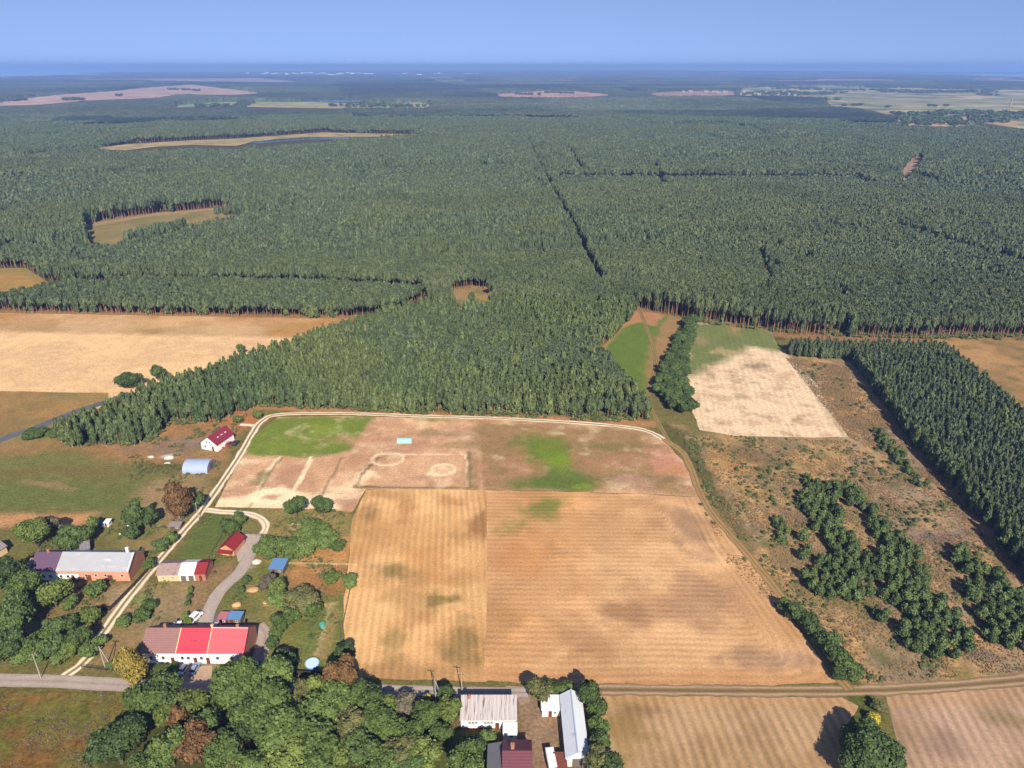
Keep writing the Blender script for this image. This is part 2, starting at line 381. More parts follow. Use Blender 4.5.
def cell(x, y, s, seed, ang=.22):
    ca, sa = math.cos(ang), math.sin(ang); u = (x * ca + y * sa); v = (-x * sa + y * ca)
    u = u + (vn(x, y, s * .8, seed + 4) - .5) * s * .3; v = v + (vn(x, y, s * .8, seed + 5) - .5) * s * .2
    a, b = np.floor(u / s), np.floor(v / (s * .55)); h = np.sin(a * 12.9898 + b * 78.233 + seed) * 43758.5453
    return h - np.floor(h)
def far_open(x, y, r): return (cell(x, y, 2300, 8.2, .1) > .76) & (r > 4300) & (fbm(x, y, 700, 3) > .40)
def Rb(th):
    """edge of the land sheet along azimuth th"""
    th = np.asarray(th)
    out = np.empty(th.shape)
    for i, t in enumerate(th.ravel()):
        k = math.tan(max(-1.2, min(1.2, t)))
        px = 512 + k * F * 1.09
        px = max(-300, min(1324, px))
        X, Y = P(px, hor_row(px)); out.ravel()[i] = math.hypot(X, Y)
    return out
def polar(r0, ratio, a0, a1, na, rmax=None):
    th = np.linspace(a0, a1, na); rb = Rb(th)
    nr = int(math.log((rmax or rb.max()) / r0) / math.log(ratio)) + 2
    rr = r0 * ratio ** np.arange(nr)
    R = np.minimum(rr[:, None], rb[None, :]); T = np.broadcast_to(th[None, :], R.shape)
    X = R * np.sin(T); Y = R * np.cos(T)
    i = np.arange(nr - 1)[:, None] * na + np.arange(na - 1)[None, :]
    q = np.stack([i, i + 1, i + 1 + na, i + na], -1).reshape(-1, 4)
    return X.ravel(), Y.ravel(), q, R.ravel(), rb, nr
GM = ground_mat('soil_and_grass', .55, 1.1, .22)
X, Y, q, R, rb, nr = polar(95, 1.0075, -.86, .86, 330, 900)
# one sheet: fine rings near, coarse rings to the horizon
th = np.linspace(-.86, .86, 330); rows_f = []; r = 900.0
keep = R <= 900
nrk = int(math.log(900 / 95) / math.log(1.0075)) + 1
X = X.reshape(-1, 330)[:nrk]; Y = Y.reshape(-1, 330)[:nrk]
ext = []
rl = np.hypot(X[-1, 0], Y[-1, 0]); rr = rl
while rr < rb.max():
    rr *= 1.02; Rr = np.minimum(rr, rb); ext.append((Rr * np.sin(th), Rr * np.cos(th)))
X = np.vstack([X] + [e[0][None] for e in ext]); Y = np.vstack([Y] + [e[1][None] for e in ext])
near = [(-3000, -1500), (3000, -1500)]
nr = X.shape[0]; i = np.arange(nr - 1)[:, None] * 330 + np.arange(329)[None, :]
q = np.stack([i, i + 1, i + 331, i + 330], -1).reshape(-1, 4)[:, ::-1]
x, y = X.ravel(), Y.ravel()
cg = gmix(x, y)
n0 = len(x)
V = np.stack([x, y, np.zeros(n0)], 1)
# close the sheet behind and beside the viewer with a few large faces
extra = np.array([[-700, -900, 0], [700, -900, 0]])
V = np.vstack([V, extra]); cg = np.vstack([cg, np.tile(L(120, 110, 66), (2, 1))])
tr = [(j + 1, j, n0) for j in range(164)] + [(j + 1, j, n0 + 1) for j in range(164, 329)] + [(164, n0 + 1, n0)]
tr = [t[::-1] for t in tr]
lastL, lastR = (nr - 1) * 330, (nr - 1) * 330 + 329
me = np_mesh('ground', V, tris=np.array(tr), quads=q, mats=[GM], colors=cg)
tag(link('ground', me), 'dry grass and earth ground under the village and fields', 'ground', kind='structure')

# ------------------------------------------------------------------ field sheets
def resample(poly, step, jit, seed):
    out = []
    n = len(poly)
    for i in range(n):
        a, b = np.array(poly[i]), np.array(poly[(i + 1) % n]); l = np.hypot(*(b - a)); k = max(1, int(l / step))
        nrm = np.array([-(b - a)[1], (b - a)[0]]) / max(l, 1e-6)
        for j in range(k):
            p = a + (b - a) * j / k
            o = (fbm(np.array([p[0]]), np.array([p[1]]), step * 3, seed)[0] - .5) * 2 * jit
            out.append(p + nrm * o)
    return out
def sheet(name, poly_px, res, base, layers, mat, z=.004, jit=.6, seed=0, attrs=None, label=None, kind='structure', world=False):
    poly = [tuple(p) for p in (poly_px if world else PP(poly_px))]
    bd = resample(poly, res * 1.5, jit, seed)
    pa = np.array(bd); x0, y0 = pa.min(0); x1, y1 = pa.max(0)
    gx, gy = np.meshgrid(np.arange(x0 + res / 2, x1, res), np.arange(y0 + res / 2, y1, res)); gx, gy = gx.ravel(), gy.ravel()
    d = sdf(gx, gy, pa); k = d < -res * .55
    pts = [Vector(p) for p in bd] + [Vector((a, b)) for a, b in zip(gx[k] + 0.01 * res * RNG.standard_normal(k.sum()), gy[k])]
    nb = len(bd)
    vs, es, fs, *_ = delaunay_2d_cdt(pts, [(i, (i + 1) % nb) for i in range(nb)], [], 1, 1e-4)
    V = np.array([(p[0], p[1], z) for p in vs]); x, y = V[:, 0], V[:, 1]
    fs = np.array([f for f in fs if len(f) == 3])
    cr = np.cross(V[fs[:, 1]] - V[fs[:, 0]], V[fs[:, 2]] - V[fs[:, 0]])[:, 2]
    fs[cr < 0] = fs[cr < 0][:, ::-1]
    c = paint(x, y, base, layers, seed)
    fa = {}
    for k, fn in (attrs or {}).items(): fa[k] = ('POINT', fn(x, y))
    me = np_mesh(name, V, tris=fs, mats=[mat], colors=c, fattr=fa)
    o = link(name, me); tag(o, label, None, kind=kind)
    return o
def rot_attr(p0, p1):
    """coordinate running across rows that go from px p0 to px p1"""
    a, b = np.array(P(*p0)), np.array(P(*p1)); d = (b - a) / np.hypot(*(b - a)); n = np.array([-d[1], d[0]])
    return lambda x, y: (x - a[0]) * n[0] + (y - a[1]) * n[1]

M_rows = ground_mat('stubble_rows', .28, 1.3, .05, stripes=[('row', 2.3, .27)], bump=.15)
M_rowsb = ground_mat('stubble_rows_faint', .42, .8, .12, stripes=[('row', 3.2, .16)], bump=.15)
M_plough = ground_mat('plough_rows', .24, 1.3, .05, stripes=[('row', 2.5, .40)], bump=.1)
M_field = ground_mat('field_soil', .42, .9, .15, bump=.15)

# the big stubble field in front, left half with rows running away, right half in rounds
west = [(366, 490), (420, 489), (487, 490), (489, 600), (487, 682), (400, 679), (360, 678), (344, 640), (343, 608), (349, 560), (352, 520)]
stub_layers = [('mottle', L(170, 132, 78), 10, .5, .57), ('mottle', L(236, 190, 130, .78), 14, .5, .6), ('mottle', L(204, 152, 94), 22, .6, .52),
    ('blob', 395, 570, 40, 12, L(150, 128, 76), .8), ('blob', 440, 600, 22, 9, L(134, 118, 64), .8), ('blob', 460, 640, 18, 22, L(140, 120, 68), .65), ('blob', 372, 515, 12, 16, L(166, 130, 84), .8),
    ('blob', 480, 525, 12, 18, L(168, 118, 74), .8), ('blob', 455, 500, 22, 7, L(196, 134, 86), .5), ('blob', 395, 645, 16, 20, L(160, 134, 78), .65), ('blob', 460, 660, 26, 10, L(146, 118, 74), .6),
    ('blob', 405, 508, 10, 12, L(186, 128, 80), .6), ('blob', 430, 560, 40, 20, L(222, 160, 100), .55), ('line', [(345, 672), (485, 678)], L(196, 150, 102), 7, .7), ('blob', 420, 618, 20, 10, L(205, 150, 96), .6)]
sheet('stubble_field', west, 1.1, L(228, 178, 122, .76), stub_layers, M_rows, .004, .5, 3, {'row': rot_attr((400, 490), (380, 678))},
      'golden stubble field with rows running towards the forest')
east = [(487, 490), (560, 491.5), (640, 494), (699, 497.5), (712, 516), (735, 543), (770, 587), (805, 637), (838, 682), (760, 686), (640, 685), (560, 684), (483, 681), (487, 600)]
eP = PP(east); eastc = eP
def rounds(x, y):
    sdR = pdist(x, y, PP([(699, 480), (735, 543), (770, 587), (850, 695)])); sdB = pdist(x, y, PP([(400, 682), (560, 684), (900, 686)]))
    k = 4.0; sdR = sdR * 1.0 + np.clip(sdR - 11, 0, 200) * 7
    m = np.minimum(sdR, sdB)
    return m - k * np.log(np.exp(-(sdR - m) / k) + np.exp(-(sdB - m) / k))
sheet('stubble_field', east, 1.1, L(222, 176, 128, .78), [('poly', [(486, 492), (600, 492), (580, 560), (545, 640), (486, 690)], L(226, 162, 100, .72), 25, .8, 12), ('mottle', L(176, 132, 92), 9, .45, .56), ('poly', [(530, 492), (578, 492), (566, 506), (545, 520), (520, 532), (498, 540), (512, 520), (530, 505)], L(134, 138, 66), 5, .75, 6), ('mottle', L(200, 150, 102), 16, .6, .5), ('mottle', L(226, 176, 128), 20, .5, .58),
    ('blob', 545, 508, 24, 10, L(136, 138, 66), .85), ('blob', 512, 528, 16, 10, L(150, 140, 74), .7), ('blob', 560, 525, 22, 5, L(222, 176, 124), .8), ('blob', 520, 560, 40, 30, L(212, 148, 94), .55),
    ('blob', 690, 530, 26, 24, L(176, 138, 106), .8), ('blob', 625, 612, 30, 14, L(160, 118, 82), .7), ('blob', 700, 600, 60, 28, L(188, 146, 110), .7), ('blob', 575, 640, 60, 22, L(184, 134, 90), .5),
    ('blob', 760, 660, 50, 14, L(176, 138, 106), .8), ('line', [(485, 678), (838, 680)], L(206, 152, 100), 6, .6), ('blob', 790, 655, 22, 10, L(196, 156, 124), .6), ('blob', 560, 495, 80, 3, L(222, 160, 104), .6)],
    M_rows, .008, .5, 8, {'row': rounds}, 'pinkish stubble field mown in rounds beside the village field')
gp  # (ground layers are complete)

# building plot field north of the stubble
plot = [(278, 417), (340, 416), (420, 418), (500, 420), (580, 424), (640, 430), (664, 440), (682, 460), (693, 480), (699, 497), (640, 493.6), (560, 491), (487, 489.6), (366, 489.6), (352, 512), (320, 509), (215, 507), (228, 482), (250, 440)]
WH = L(244, 216, 176, .86)
plot_layers = [('mottle', L(184, 136, 102), 16, .6, .5), ('mottle', L(206, 160, 128), 9, .5, .6),
    ('poly', [(480, 420), (640, 431), (668, 450), (690, 492), (470, 489)], L(158, 128, 82), 8, .85, 6),
    ('poly', [(262, 418), (376, 417), (366, 430), (350, 450), (325, 456), (244, 455), (252, 432)], L(128, 142, 58), 2.5, 1, 3),
    ('blob', 330, 428, 22, 8, L(146, 160, 62), .8), ('blob', 280, 446, 30, 7, L(136, 152, 64), .7), ('blob', 431, 420, 20, 2, L(132, 138, 62), .8),
    ('poly', [(218, 500), (280, 494), (322, 496), (345, 505), (340, 511), (216, 510)], WH, 4, .8, 4), ('blob', 272, 496, 27, 8, WH, .9), ('blob', 273, 497, 11, 4, L(206, 160, 124), .9),
    ('blob', 245, 462, 18, 3, WH, .45), ('blob', 345, 490, 24, 9, WH, .5), ('blob', 364, 476, 12, 7, WH, .65), ('blob', 330, 497, 12, 4, WH, .6),
    ('line', [(279, 457), (266, 473), (250, 508)], WH, 1.3, .9), ('line', [(311, 457), (304, 474), (290, 496)], WH, 1.5, .9),
    ('line', [(281, 458), (269, 473), (247, 511)], L(120, 116, 64), 1.4, .6), ('blob', 262, 476, 8, 9, L(118, 116, 60), .7),
    ('line', [(342, 458), (330, 480), (320, 498)], L(140, 112, 80), 1.2, .7), ('line', [(378, 458), (362, 474), (355, 487)], L(120, 108, 66), 1.6, .8), ('line', [(355, 487), (470, 488)], L(120, 104, 68), 1.6, .8),
    ('line', [(376, 454), (466, 454), (468, 486)], WH, .9, .6), ('ring', 388, 459, 15.5, 6.5, .7, WH, .7), ('ring', 443, 469.5, 11.5, 5.5, .8, WH, .7), ('ring', 273, 496.5, 19, 6.5, 2.6, WH, .9), ('blob', 443, 469, 14, 8, WH, .3), ('mottle', WH, 7, .3, .66), ('blob', 430, 474, 5, 2, WH, .7),
    ('line', [(469, 452), (470, 487)], L(146, 124, 82), 2.0, .8), ('line', [(479, 452), (481, 490)], L(216, 172, 132), 2.0, .7),
    ('blob', 390, 440, 80, 6, L(206, 156, 120), .7), ('blob', 450, 434, 40, 4, L(160, 136, 88), .6), ('blob', 452, 445, 46, 4, L(164, 140, 92), .6),
    ('poly', [(528, 438), (560, 436), (572, 446), (568, 462), (580, 470), (596, 480), (590, 491), (515, 490), (508, 482), (538, 474), (545, 462), (530, 450)], L(108, 128, 52), 5, .85, 6), ('blob', 548, 452, 22, 13, L(124, 146, 46), .7), ('blob', 560, 462, 12, 9, L(132, 158, 42), .85), ('blob', 552, 481, 40, 9, L(98, 120, 52), .6), ('blob', 586, 487, 12, 3, L(140, 158, 52), .8), ('blob', 528, 440, 24, 9, L(124, 132, 60), .7),
    ('blob', 500, 468, 32, 11, L(198, 144, 110), .6), ('blob', 500, 470, 12, 6, L(150, 130, 82), .7), ('blob', 620, 462, 30, 8, L(190, 138, 100), .6), ('blob', 600, 446, 60, 3, L(128, 122, 66), .6), ('line', [(590, 478), (680, 480)], L(132, 118, 74), 5, .5),
    ('blob', 668, 464, 20, 18, L(214, 152, 122), .85), ('blob', 640, 482, 26, 7, L(206, 160, 136), .6), ('blob', 676, 470, 9, 7, L(206, 148, 96), .8), ('blob', 658, 455, 6, 4, L(222, 180, 150), .8)]
sheet('bare_field', plot, 1.0, L(216, 170, 130, .72), plot_layers, ground_mat('bare_earth', .42, 1.2, .25, bump=.15), .008, .4, 21, None,
      'bare pinkish building plots with pale marks and green grass patches')

# pale field on the right, green at its far end
sheet('pale_field', [(682, 385), (676, 372), (684, 345), (690, 322), (715, 320), (738, 323), (770, 330), (778, 345), (815, 382), (848, 437), (790, 437), (735, 436), (700, 430), (690, 405)], 1.3, L(232, 200, 164, .76),
      [('mottle', L(204, 164, 130), 8, .55, .58), ('mottle', L(150, 132, 90), 5, .6, .68),
       ('poly', [(676, 378), (684, 345), (690, 322), (738, 321), (775, 330), (782, 350), (745, 346), (722, 362), (695, 372)], L(106, 124, 62), 8, .9, 7),
       ('blob', 700, 340, 9, 8, L(176, 150, 110), .6), ('blob', 735, 330, 8, 5, L(200, 150, 105), .7), ('blob', 725, 352, 14, 4, L(210, 180, 130), .6), ('blob', 757, 366, 16, 4, L(120, 120, 80), .6), ('line', [(684, 372), (676, 355), (690, 330)], L(206, 162, 112), 2.5, .8),
       ('line', [(780, 340), (848, 437)], L(170, 152, 118), 5, .5)], M_rowsb, .004, .8, 31, {'row': rot_attr((745, 345), (775, 437))}, 'pale bleached field with a green far end')
# green glade between forest and tree belt
sheet('glade', [(597, 352), (618, 331), (636, 311), (655, 313), (683, 318), (672, 340), (655, 372), (650, 400), (636, 395), (628, 378), (610, 362)], 1.6, L(112, 130, 56),
      [('poly', [(588, 352), (632, 308), (668, 312), (655, 326), (638, 322), (622, 328), (603, 350)], L(196, 140, 100), 3, .95, 2), ('poly', [(668, 316), (684, 318), (655, 405), (645, 392), (648, 352)], L(176, 136, 92), 4, .9, 3)],
      M_field, .004, .8, 41, None, 'green glade with sandy margins between two forest edges')
# left fields behind the birch stand
sheet('pale_field', [(-420, 312), (-200, 312), (0, 313), (352, 319), (330, 330), (352, 350), (240, 392), (110, 410), (0, 398), (-420, 400)], 2.5, L(228, 188, 138, .8),
      [('poly', [(-600, 308), (420, 316), (300, 338), (0, 331), (-600, 329)], L(196, 150, 92), 4, 1, 2), ('line', [(-400, 317), (0, 317), (330, 321)], L(206, 150, 88), 7, .6), ('line', [(-400, 326), (60, 328), (260, 333)], L(168, 142, 84), 8, .6),
       ('line', [(-400, 331.5), (0, 331.5), (300, 338)], L(222, 180, 128), 2.5, .7), ('mottle', L(226, 186, 140, .8), 40, .5, .55), ('mottle', L(206, 166, 124, .7), 25, .4, .5)], M_field, .004, 1, 51, None, 'wide pale harvested field beyond the road')
sheet('meadow', [(-420, 395), (0, 391), (108, 393), (108, 403), (60, 417), (0, 436), (-420, 560)], 2.2, L(176, 138, 84), [('mottle', L(140, 120, 72), 20, .7, .52), ('blob', 60, 398, 50, 4, L(158, 136, 80), .7)], M_field, .010, .6, 56, None, 'brown dry meadow beside the asphalt road')
sheet('clearing', [(-200, 268), (26, 268), (44, 279), (60, 292), (0, 308), (-200, 315)], 3, L(196, 146, 82), [('mottle', L(168, 140, 76), 25, .6, .5), ('line', [(-100, 270), (30, 270), (50, 285)], L(150, 138, 80), 12, .7)], M_field, .05, 1, 61, None, 'golden clearing at the left edge of the forest')
sheet('clearing', [(76, 240), (86, 224), (108, 218), (150, 213), (234, 206), (240, 216), (190, 232), (135, 246), (100, 250)], 4, L(160, 140, 92), [('mottle', L(130, 126, 76), 25, .7, .5), ('line', [(86, 226), (150, 215), (234, 207)], L(190, 150, 110), 14, .8), ('blob', 92, 234, 12, 8, L(170, 140, 80), .7)], M_field, .06, 2, 63, None, 'long felled clearing inside the pine forest')
sheet('clearing', [(436, 298), (446, 289), (470, 285), (503, 289), (512, 300), (480, 312), (446, 312)], 2, L(168, 140, 92), [('mottle', L(120, 118, 70), 10, .7, .52)], M_field, .05, 1, 65, None, 'small sandy clearing behind the nearest stand')
sheet('clearing', [(895, 182), (903, 168), (914, 157), (930, 157), (914, 170), (908, 184)], 6, L(176, 146, 122), [], M_field, .1, 2, 66, None, 'small pale felled patch far in the forest')
sheet('dry_meadow', [(930, 338), (1010, 338), (1180, 345), (1180, 560), (1040, 442), (1000, 402), (945, 362)], 2, L(184, 142, 92), [('mottle', L(150, 122, 80), 14, .7, .52), ('mottle', L(112, 112, 60), 6, .7, .66), ('blob', 985, 360, 30, 8, L(206, 160, 108), .6)], M_field, .05, 1, 67, None, 'dry orange meadow right of the plantation')

# fields south of the track
sheet('plough_field', [(598, 694), (700, 696), (800, 697), (842, 697), (858, 706), (850, 722), (838, 740), (860, 800), (880, 900), (606, 900), (602, 768)], 1.0, L(204, 166, 124),
      [('mottle', L(176, 140, 98), 9, .7, .5), ('line', [(600, 696), (850, 699)], L(206, 160, 112), 6, .6), ('blob', 625, 730, 26, 26, L(158, 128, 74), .7), ('blob', 640, 712, 30, 6, L(160, 124, 84), .6), ('ring', 770, 728, 40, 9, 1.2, L(206, 170, 134), .5), ('ring', 690, 735, 20, 26, 1.2, L(204, 164, 120), .4)],
      M_plough, .004, .5, 71, {'row': rot_attr((700, 700), (728, 768))}, 'brown striped field south of the dirt track')
sheet('plough_field', [(886, 694), (940, 693), (1024, 686), (1300, 665), (1500, 900), (930, 900), (905, 768), (892, 722)], 1.0, L(202, 166, 138),
      [('mottle', L(174, 142, 112), 9, .6, .5), ('line', [(890, 697), (1024, 689), (1200, 676)], L(200, 158, 116), 8, .6), ('blob', 900, 730, 12, 24, L(160, 130, 96), .6), ('blob', 1010, 720, 26, 12, L(160, 134, 96), .7), ('blob', 950, 745, 30, 14, L(166, 134, 116), .6)],
      M_plough, .004, .5, 76, {'row': rot_attr((940, 700), (975, 768))}, 'greyish striped field right of the bushy ditch')
sheet('rough_field', [(-400, 690), (0, 688), (60, 687), (122, 690), (124, 705), (100, 750), (98, 800), (98, 900), (-600, 900)], 1.0, L(124, 116, 56),
      [('mottle', L(138, 96, 52), 8, .8, .5), ('mottle', L(98, 102, 44), 6, .6, .56), ('blob', 40, 697, 34, 6, L(150, 104, 62), .7), ('line', [(0, 690), (120, 690)], L(112, 106, 56), 3, .7), ('blob', 10, 735, 20, 10, L(146, 92, 54), .6)],
      ground_mat('rough_grass', .6, .8, .3, stripes=[('row', 5.0, .2)], bump=.4), .004, .5, 78, {'row': rot_attr((20, 690), (0, 768))}, 'rough olive and rust coloured field below the road')

# ------------------------------------------------------------------ roads and tracks
def smooth_line(pts, step):
    p = [np.array(a, float) for a in pts]; p = [2 * p[0] - p[1]] + p + [2 * p[-1] - p[-2]]; out = []
    for i in range(1, len(p) - 2):
        n = max(2, int(np.hypot(*(p[i + 1] - p[i])) / step))
        for j in range(n):
            t = j / n
            out.append(.5 * ((2 * p[i]) + (-p[i - 1] + p[i + 1]) * t + (2 * p[i - 1] - 5 * p[i] + 4 * p[i + 1] - p[i + 2]) * t * t + (-p[i - 1] + 3 * p[i] - 3 * p[i + 1] + p[i + 2]) * t ** 3))
    out.append(p[-2]); return np.array(out)
ROADS = []
def ribbon(name, px, width, prof, mat, z, label, seed=0, step=1.2, wfn=None, jit=.2):
    """prof: colours across the road, from one verge to the other"""
    c = smooth_line(PP(px), step); ROADS.append((c[::4], width)); t = np.gradient(c, axis=0); t /= np.hypot(t[:, 0], t[:, 1])[:, None]; nrm = np.stack([-t[:, 1], t[:, 0]], 1)
    k = len(prof); u = np.linspace(-.5, .5, k); n = len(c); s = np.linspace(0, 1, n)
    wd = np.full(n, width) if wfn is None else np.array([wfn(a) for a in s])
    V = []; C = []
    e1 = (fbm(c[:, 0], c[:, 1], 3, seed) - .5) * 2 * jit * wd; e2 = (fbm(c[:, 0], c[:, 1], 3, seed + 9) - .5) * 2 * jit * wd
    for j in range(k):
        off = u[j] * wd + (e1 if j < k / 2 else e2) * (abs(u[j]) * 2) ** 2
        p = c + nrm * off[:, None]; V.append(np.concatenate([p, np.full((n, 1), z)], 1))
        mot = (.85 + .3 * fbm(p[:, 0], p[:, 1], 5, seed + j % 3))[:, None]
        C.append(np.tile(prof[j], (n, 1)) * mot)
    V = np.concatenate(V); C = np.concatenate(C)
    i = np.arange(n - 1)[None, :] + (np.arange(k - 1) * n)[:, None]
    q = np.stack([i, i + 1, i + 1 + n, i + n], -1).reshape(-1, 4)
    cr = np.cross(V[q[0, 1]] - V[q[0, 0]], V[q[0, 2]] - V[q[0, 0]])[2]
    if cr < 0: q = q[:, ::-1]
    o = link(name, np_mesh(name, V, quads=q, mats=[mat], colors=C)); tag(o, label, kind='structure'); return o
M_road = ground_mat('road_surface', .22, 1.6, .3, bump=.03)
A1, A2 = L(196, 178, 166), L(176, 158, 146)
ribbon('road', [(-260, 674), (-60, 677), (0, 680), (60, 681.5), (124, 685), (180, 686), (230, 686), (300, 687), (350, 690), (372, 690)], 4.4, [A2, A1, A1, A2, A1, A1, A2], M_road, .022, 'grey asphalt road through the village', 1, jit=.04)
gr = L(124, 108, 72)
ribbon('road', [(368, 689.5), (430, 691), (500, 692.5), (528, 692.5)], 3.4, [A2 * .9, A1, A1, A2 * .85, A1, A1, A2 * .9], M_road, .018, 'narrow grey road along the stubble field', 2, jit=.05)
sd1, sd2 = L(206, 176, 146), L(166, 132, 98)
ribbon('dirt_track', [(520, 692), (560, 691), (600, 689.5), (700, 690.5), (800, 691), (860, 690.5), (920, 688), (1024, 679.5), (1250, 655)], 3.9, [gr * 1.2, sd2, sd1 * .9, sd2, gr, gr * 1.2, sd2, sd1 * .9, sd2, gr * 1.2], M_road, .014, 'double rutted dirt track on the right below the scrub', 3)
cs, cg2 = L(240, 220, 190, .78), L(150, 132, 92)
ribbon('dirt_track', [(62, 678), (82, 664), (92, 652), (98, 640), (107, 627), (125, 602), (145, 577), (165, 553), (185, 530), (203, 509), (222, 482), (240, 455), (252, 434), (262, 421), (280, 414.5), (340, 413.5), (420, 416), (500, 418.5), (580, 423), (630, 427.5), (650, 432), (663, 439)],
       3.3, [sd2, cs, cs, cg2, cg2, cs, cs, sd2], M_road, .018, 'pale twin rut track from the village road round the plots', 4)
ribbon('dirt_track', [(663, 438), (682, 452), (692, 470), (700, 492), (715, 517), (745, 551), (790, 607), (835, 672), (850, 690)], 3.2, [gr * 1.1, L(176, 140, 94), L(186, 150, 100), L(140, 118, 74), L(186, 150, 100), L(170, 136, 92), gr], M_road, .016, 'grassy field track along the ditch', 5)
ribbon('dirt_track', [(636, 300), (655, 355), (648, 395), (656, 418), (668, 440)], 2.4, [gr, L(170, 140, 92), L(130, 118, 70), L(170, 140, 92), gr], M_road, .012, 'faint track leading into the glade', 6)
ribbon('lane', [(205, 510), (220, 511.5), (236, 512.5), (250, 514), (262, 519), (266, 526), (263, 534)], 3.2, [sd2, cs, cs, L(206, 182, 150), cs, cs, sd2], M_road, .014, 'curved pale gravel lane to the yard', 7)
ribbon('lane', [(250, 553), (246, 562), (238, 574), (228, 583), (219, 592), (212, 604), (207, 616), (205, 627)], 4.2, [A1 * .9, A1, A1, A1, A1 * .95, A1 * .9], M_road, .014, 'grey gravel lane from the yard to the terrace', 8, jit=.05)
ribbon('lane', [(257, 626), (264, 634), (263, 645), (260, 657), (258, 670), (256, 684)], 4.2, [A2, A1, A1, A2, A1, A2], M_road, .014, 'grey lane beside the terrace gable', 9, jit=.08)
ribbon('lane', [(240, 424.5), (250, 425), (256, 426)], 3, [sd2, cs, cs, sd2], M_road, .013, 'short sandy drive to the maroon roofed house', 10)
sheet('yard', [(241, 534), (262, 534), (258, 545), (251, 556), (243, 560), (238, 562), (237, 556), (234, 552)], .8, L(204, 184, 172), [('mottle', L(180, 160, 148), 3, .5, .5)], M_road, .010, .15, 81, None, 'grey gravel yard beside the red roofed garage')
sheet('yard', [(202, 612), (214, 608), (219, 616), (222, 630), (196, 630)], .8, L(120, 112, 112), [('mottle', L(140, 128, 124), 3, .5, .5)], M_road, .006, .1, 83, None, 'dark asphalt yard behind the terrace')
sheet('yard', [(184, 666), (212, 666), (212, 683), (180, 683)], .8, L(206, 176, 150), [('mottle', L(180, 150, 124), 3, .5, .5)], M_road, .006, .2, 84, None, 'pale forecourt in front of the terrace')
sheet('yard', [(505, 686), (528, 687), (530, 702), (520, 706), (516, 694)], .8, L(176, 150, 128), [], M_road, .010, .3, 85, None, 'earthy yard entrance beside the barn')
ribbon('road', [(-300, 560), (-100, 484), (0, 440), (30, 430), (62, 417), (90, 407), (112, 400), (130, 393)], 5.5, [L(120, 118, 122), L(112, 112, 118), L(112, 112, 118), L(112, 112, 118), L(120, 118, 122)], M_road, .014, 'dark asphalt road left of the forest', 11, jit=.02)

# ------------------------------------------------------------------ forest layout
C_dil = [[(82, 236), (86, 226), (108, 220), (150, 215), (232, 207), (236, 210), (180, 220), (135, 230), (110, 238)],
         [(445, 297), (453, 291.5), (472, 288), (490, 290.5), (500, 294), (484, 296.5), (474, 295.5), (460, 299)],
         [(900, 176), (905, 169), (915, 158), (929, 158), (912, 170), (907, 177)]]
FARF = [  # open land far away: polygon px, colour, name, label
    ([(0, 103), (0, 102), (27, 98), (62, 94.5), (89, 92.7), (113, 91), (140, 88), (191, 84.5), (205, 86), (263, 93), (232, 95), (178, 94.4), (154, 98), (85, 100.6), (41, 104.6), (-60, 108), (-60, 104)], L(206, 170, 150), 'long pinkish stubble field far left'),
    ([(176, 105.5), (203, 103), (239, 101.4), (236, 105), (205, 107), (178, 107.5)], L(160, 166, 120), 'pale green far meadow'),
    ([(244, 107), (256, 102), (308, 102), (390, 104.5), (420, 102), (431, 105), (425, 109), (350, 108.6), (300, 108)], L(176, 170, 120), 'yellow green meadow by the far pond'),
    ([(89, 149), (126, 144.5), (191, 140.5), (232, 139), (325, 132.5), (340, 133), (450, 135), (449, 136.5), (350, 137), (328, 137.5), (253, 141.5), (236, 146), (191, 145), (154, 147), (126, 150.5)], L(186, 166, 112), 'long meadow strip across the forest'),
    ([(495, 94), (520, 92.5), (545, 90.5), (579, 91.5), (614, 95), (579, 97.5), (545, 98), (500, 96.5)], L(206, 160, 140), 'pink stubble field near the horizon'),
    ([(647, 93.8), (668, 91.6), (700, 90.8), (735, 91), (735, 96), (660, 96)], L(186, 150, 132), 'pale field around the far farms'),
    ([(824, 98), (831, 106), (858, 108), (896, 116), (900, 126), (957, 127), (981, 123), (1060, 134), (1200, 150), (1200, 96), (1024, 90), (913, 88), (845, 85), (776, 86), (742, 88), (739, 96), (787, 96)], L(158, 158, 114), 'patchwork farmland at the right horizon'),
    ([(130, 79), (260, 78), (300, 82), (160, 81)], L(176, 160, 150), 'thin pale field near the left horizon'),
]
PONDS = [[(301, 100.3), (350, 99), (368, 99), (361, 101.8), (304, 102)], [(248, 143), (273, 139.5), (308, 137.2), (345, 137.5), (420, 137), (418, 138.6), (340, 139.8), (308, 140), (260, 144)]]
RIDES = [([(526, 136), (534, 158), (548, 186), (560, 212), (575, 240), (590, 268), (602, 290)], 7.5), ([(567, 152), (583, 176)], 10), ([(738, 128), (774, 141)], 14), ([(655, 168), (668, 195)], 10), ([(760, 262), (770, 292)], 4.5),
         ([(0, 150), (90, 148)], 18), ([(240, 175), (330, 172)], 8), ([(680, 150), (770, 160), (870, 176)], 14), ([(905, 178), (940, 190), (1010, 200)], 16)]
ST_A = [(60, 447), (110, 448), (135, 446), (150, 440), (168, 430), (172, 420), (190, 426), (215, 423), (245, 411), (262, 405), (300, 410), (420, 413.5), (560, 417.5), (646, 421), (632, 395), (608, 368), (595, 352), (636, 316), (628, 314), (560, 312), (500, 310), (440, 314), (390, 322), (352, 335), (300, 354), (250, 370), (200, 387), (150, 404), (100, 428), (62, 440)]
ST_B = [(-300, 315), (0, 313), (352, 319), (400, 312), (425, 298), (300, 291), (120, 289), (60, 294), (0, 306), (-300, 308)]
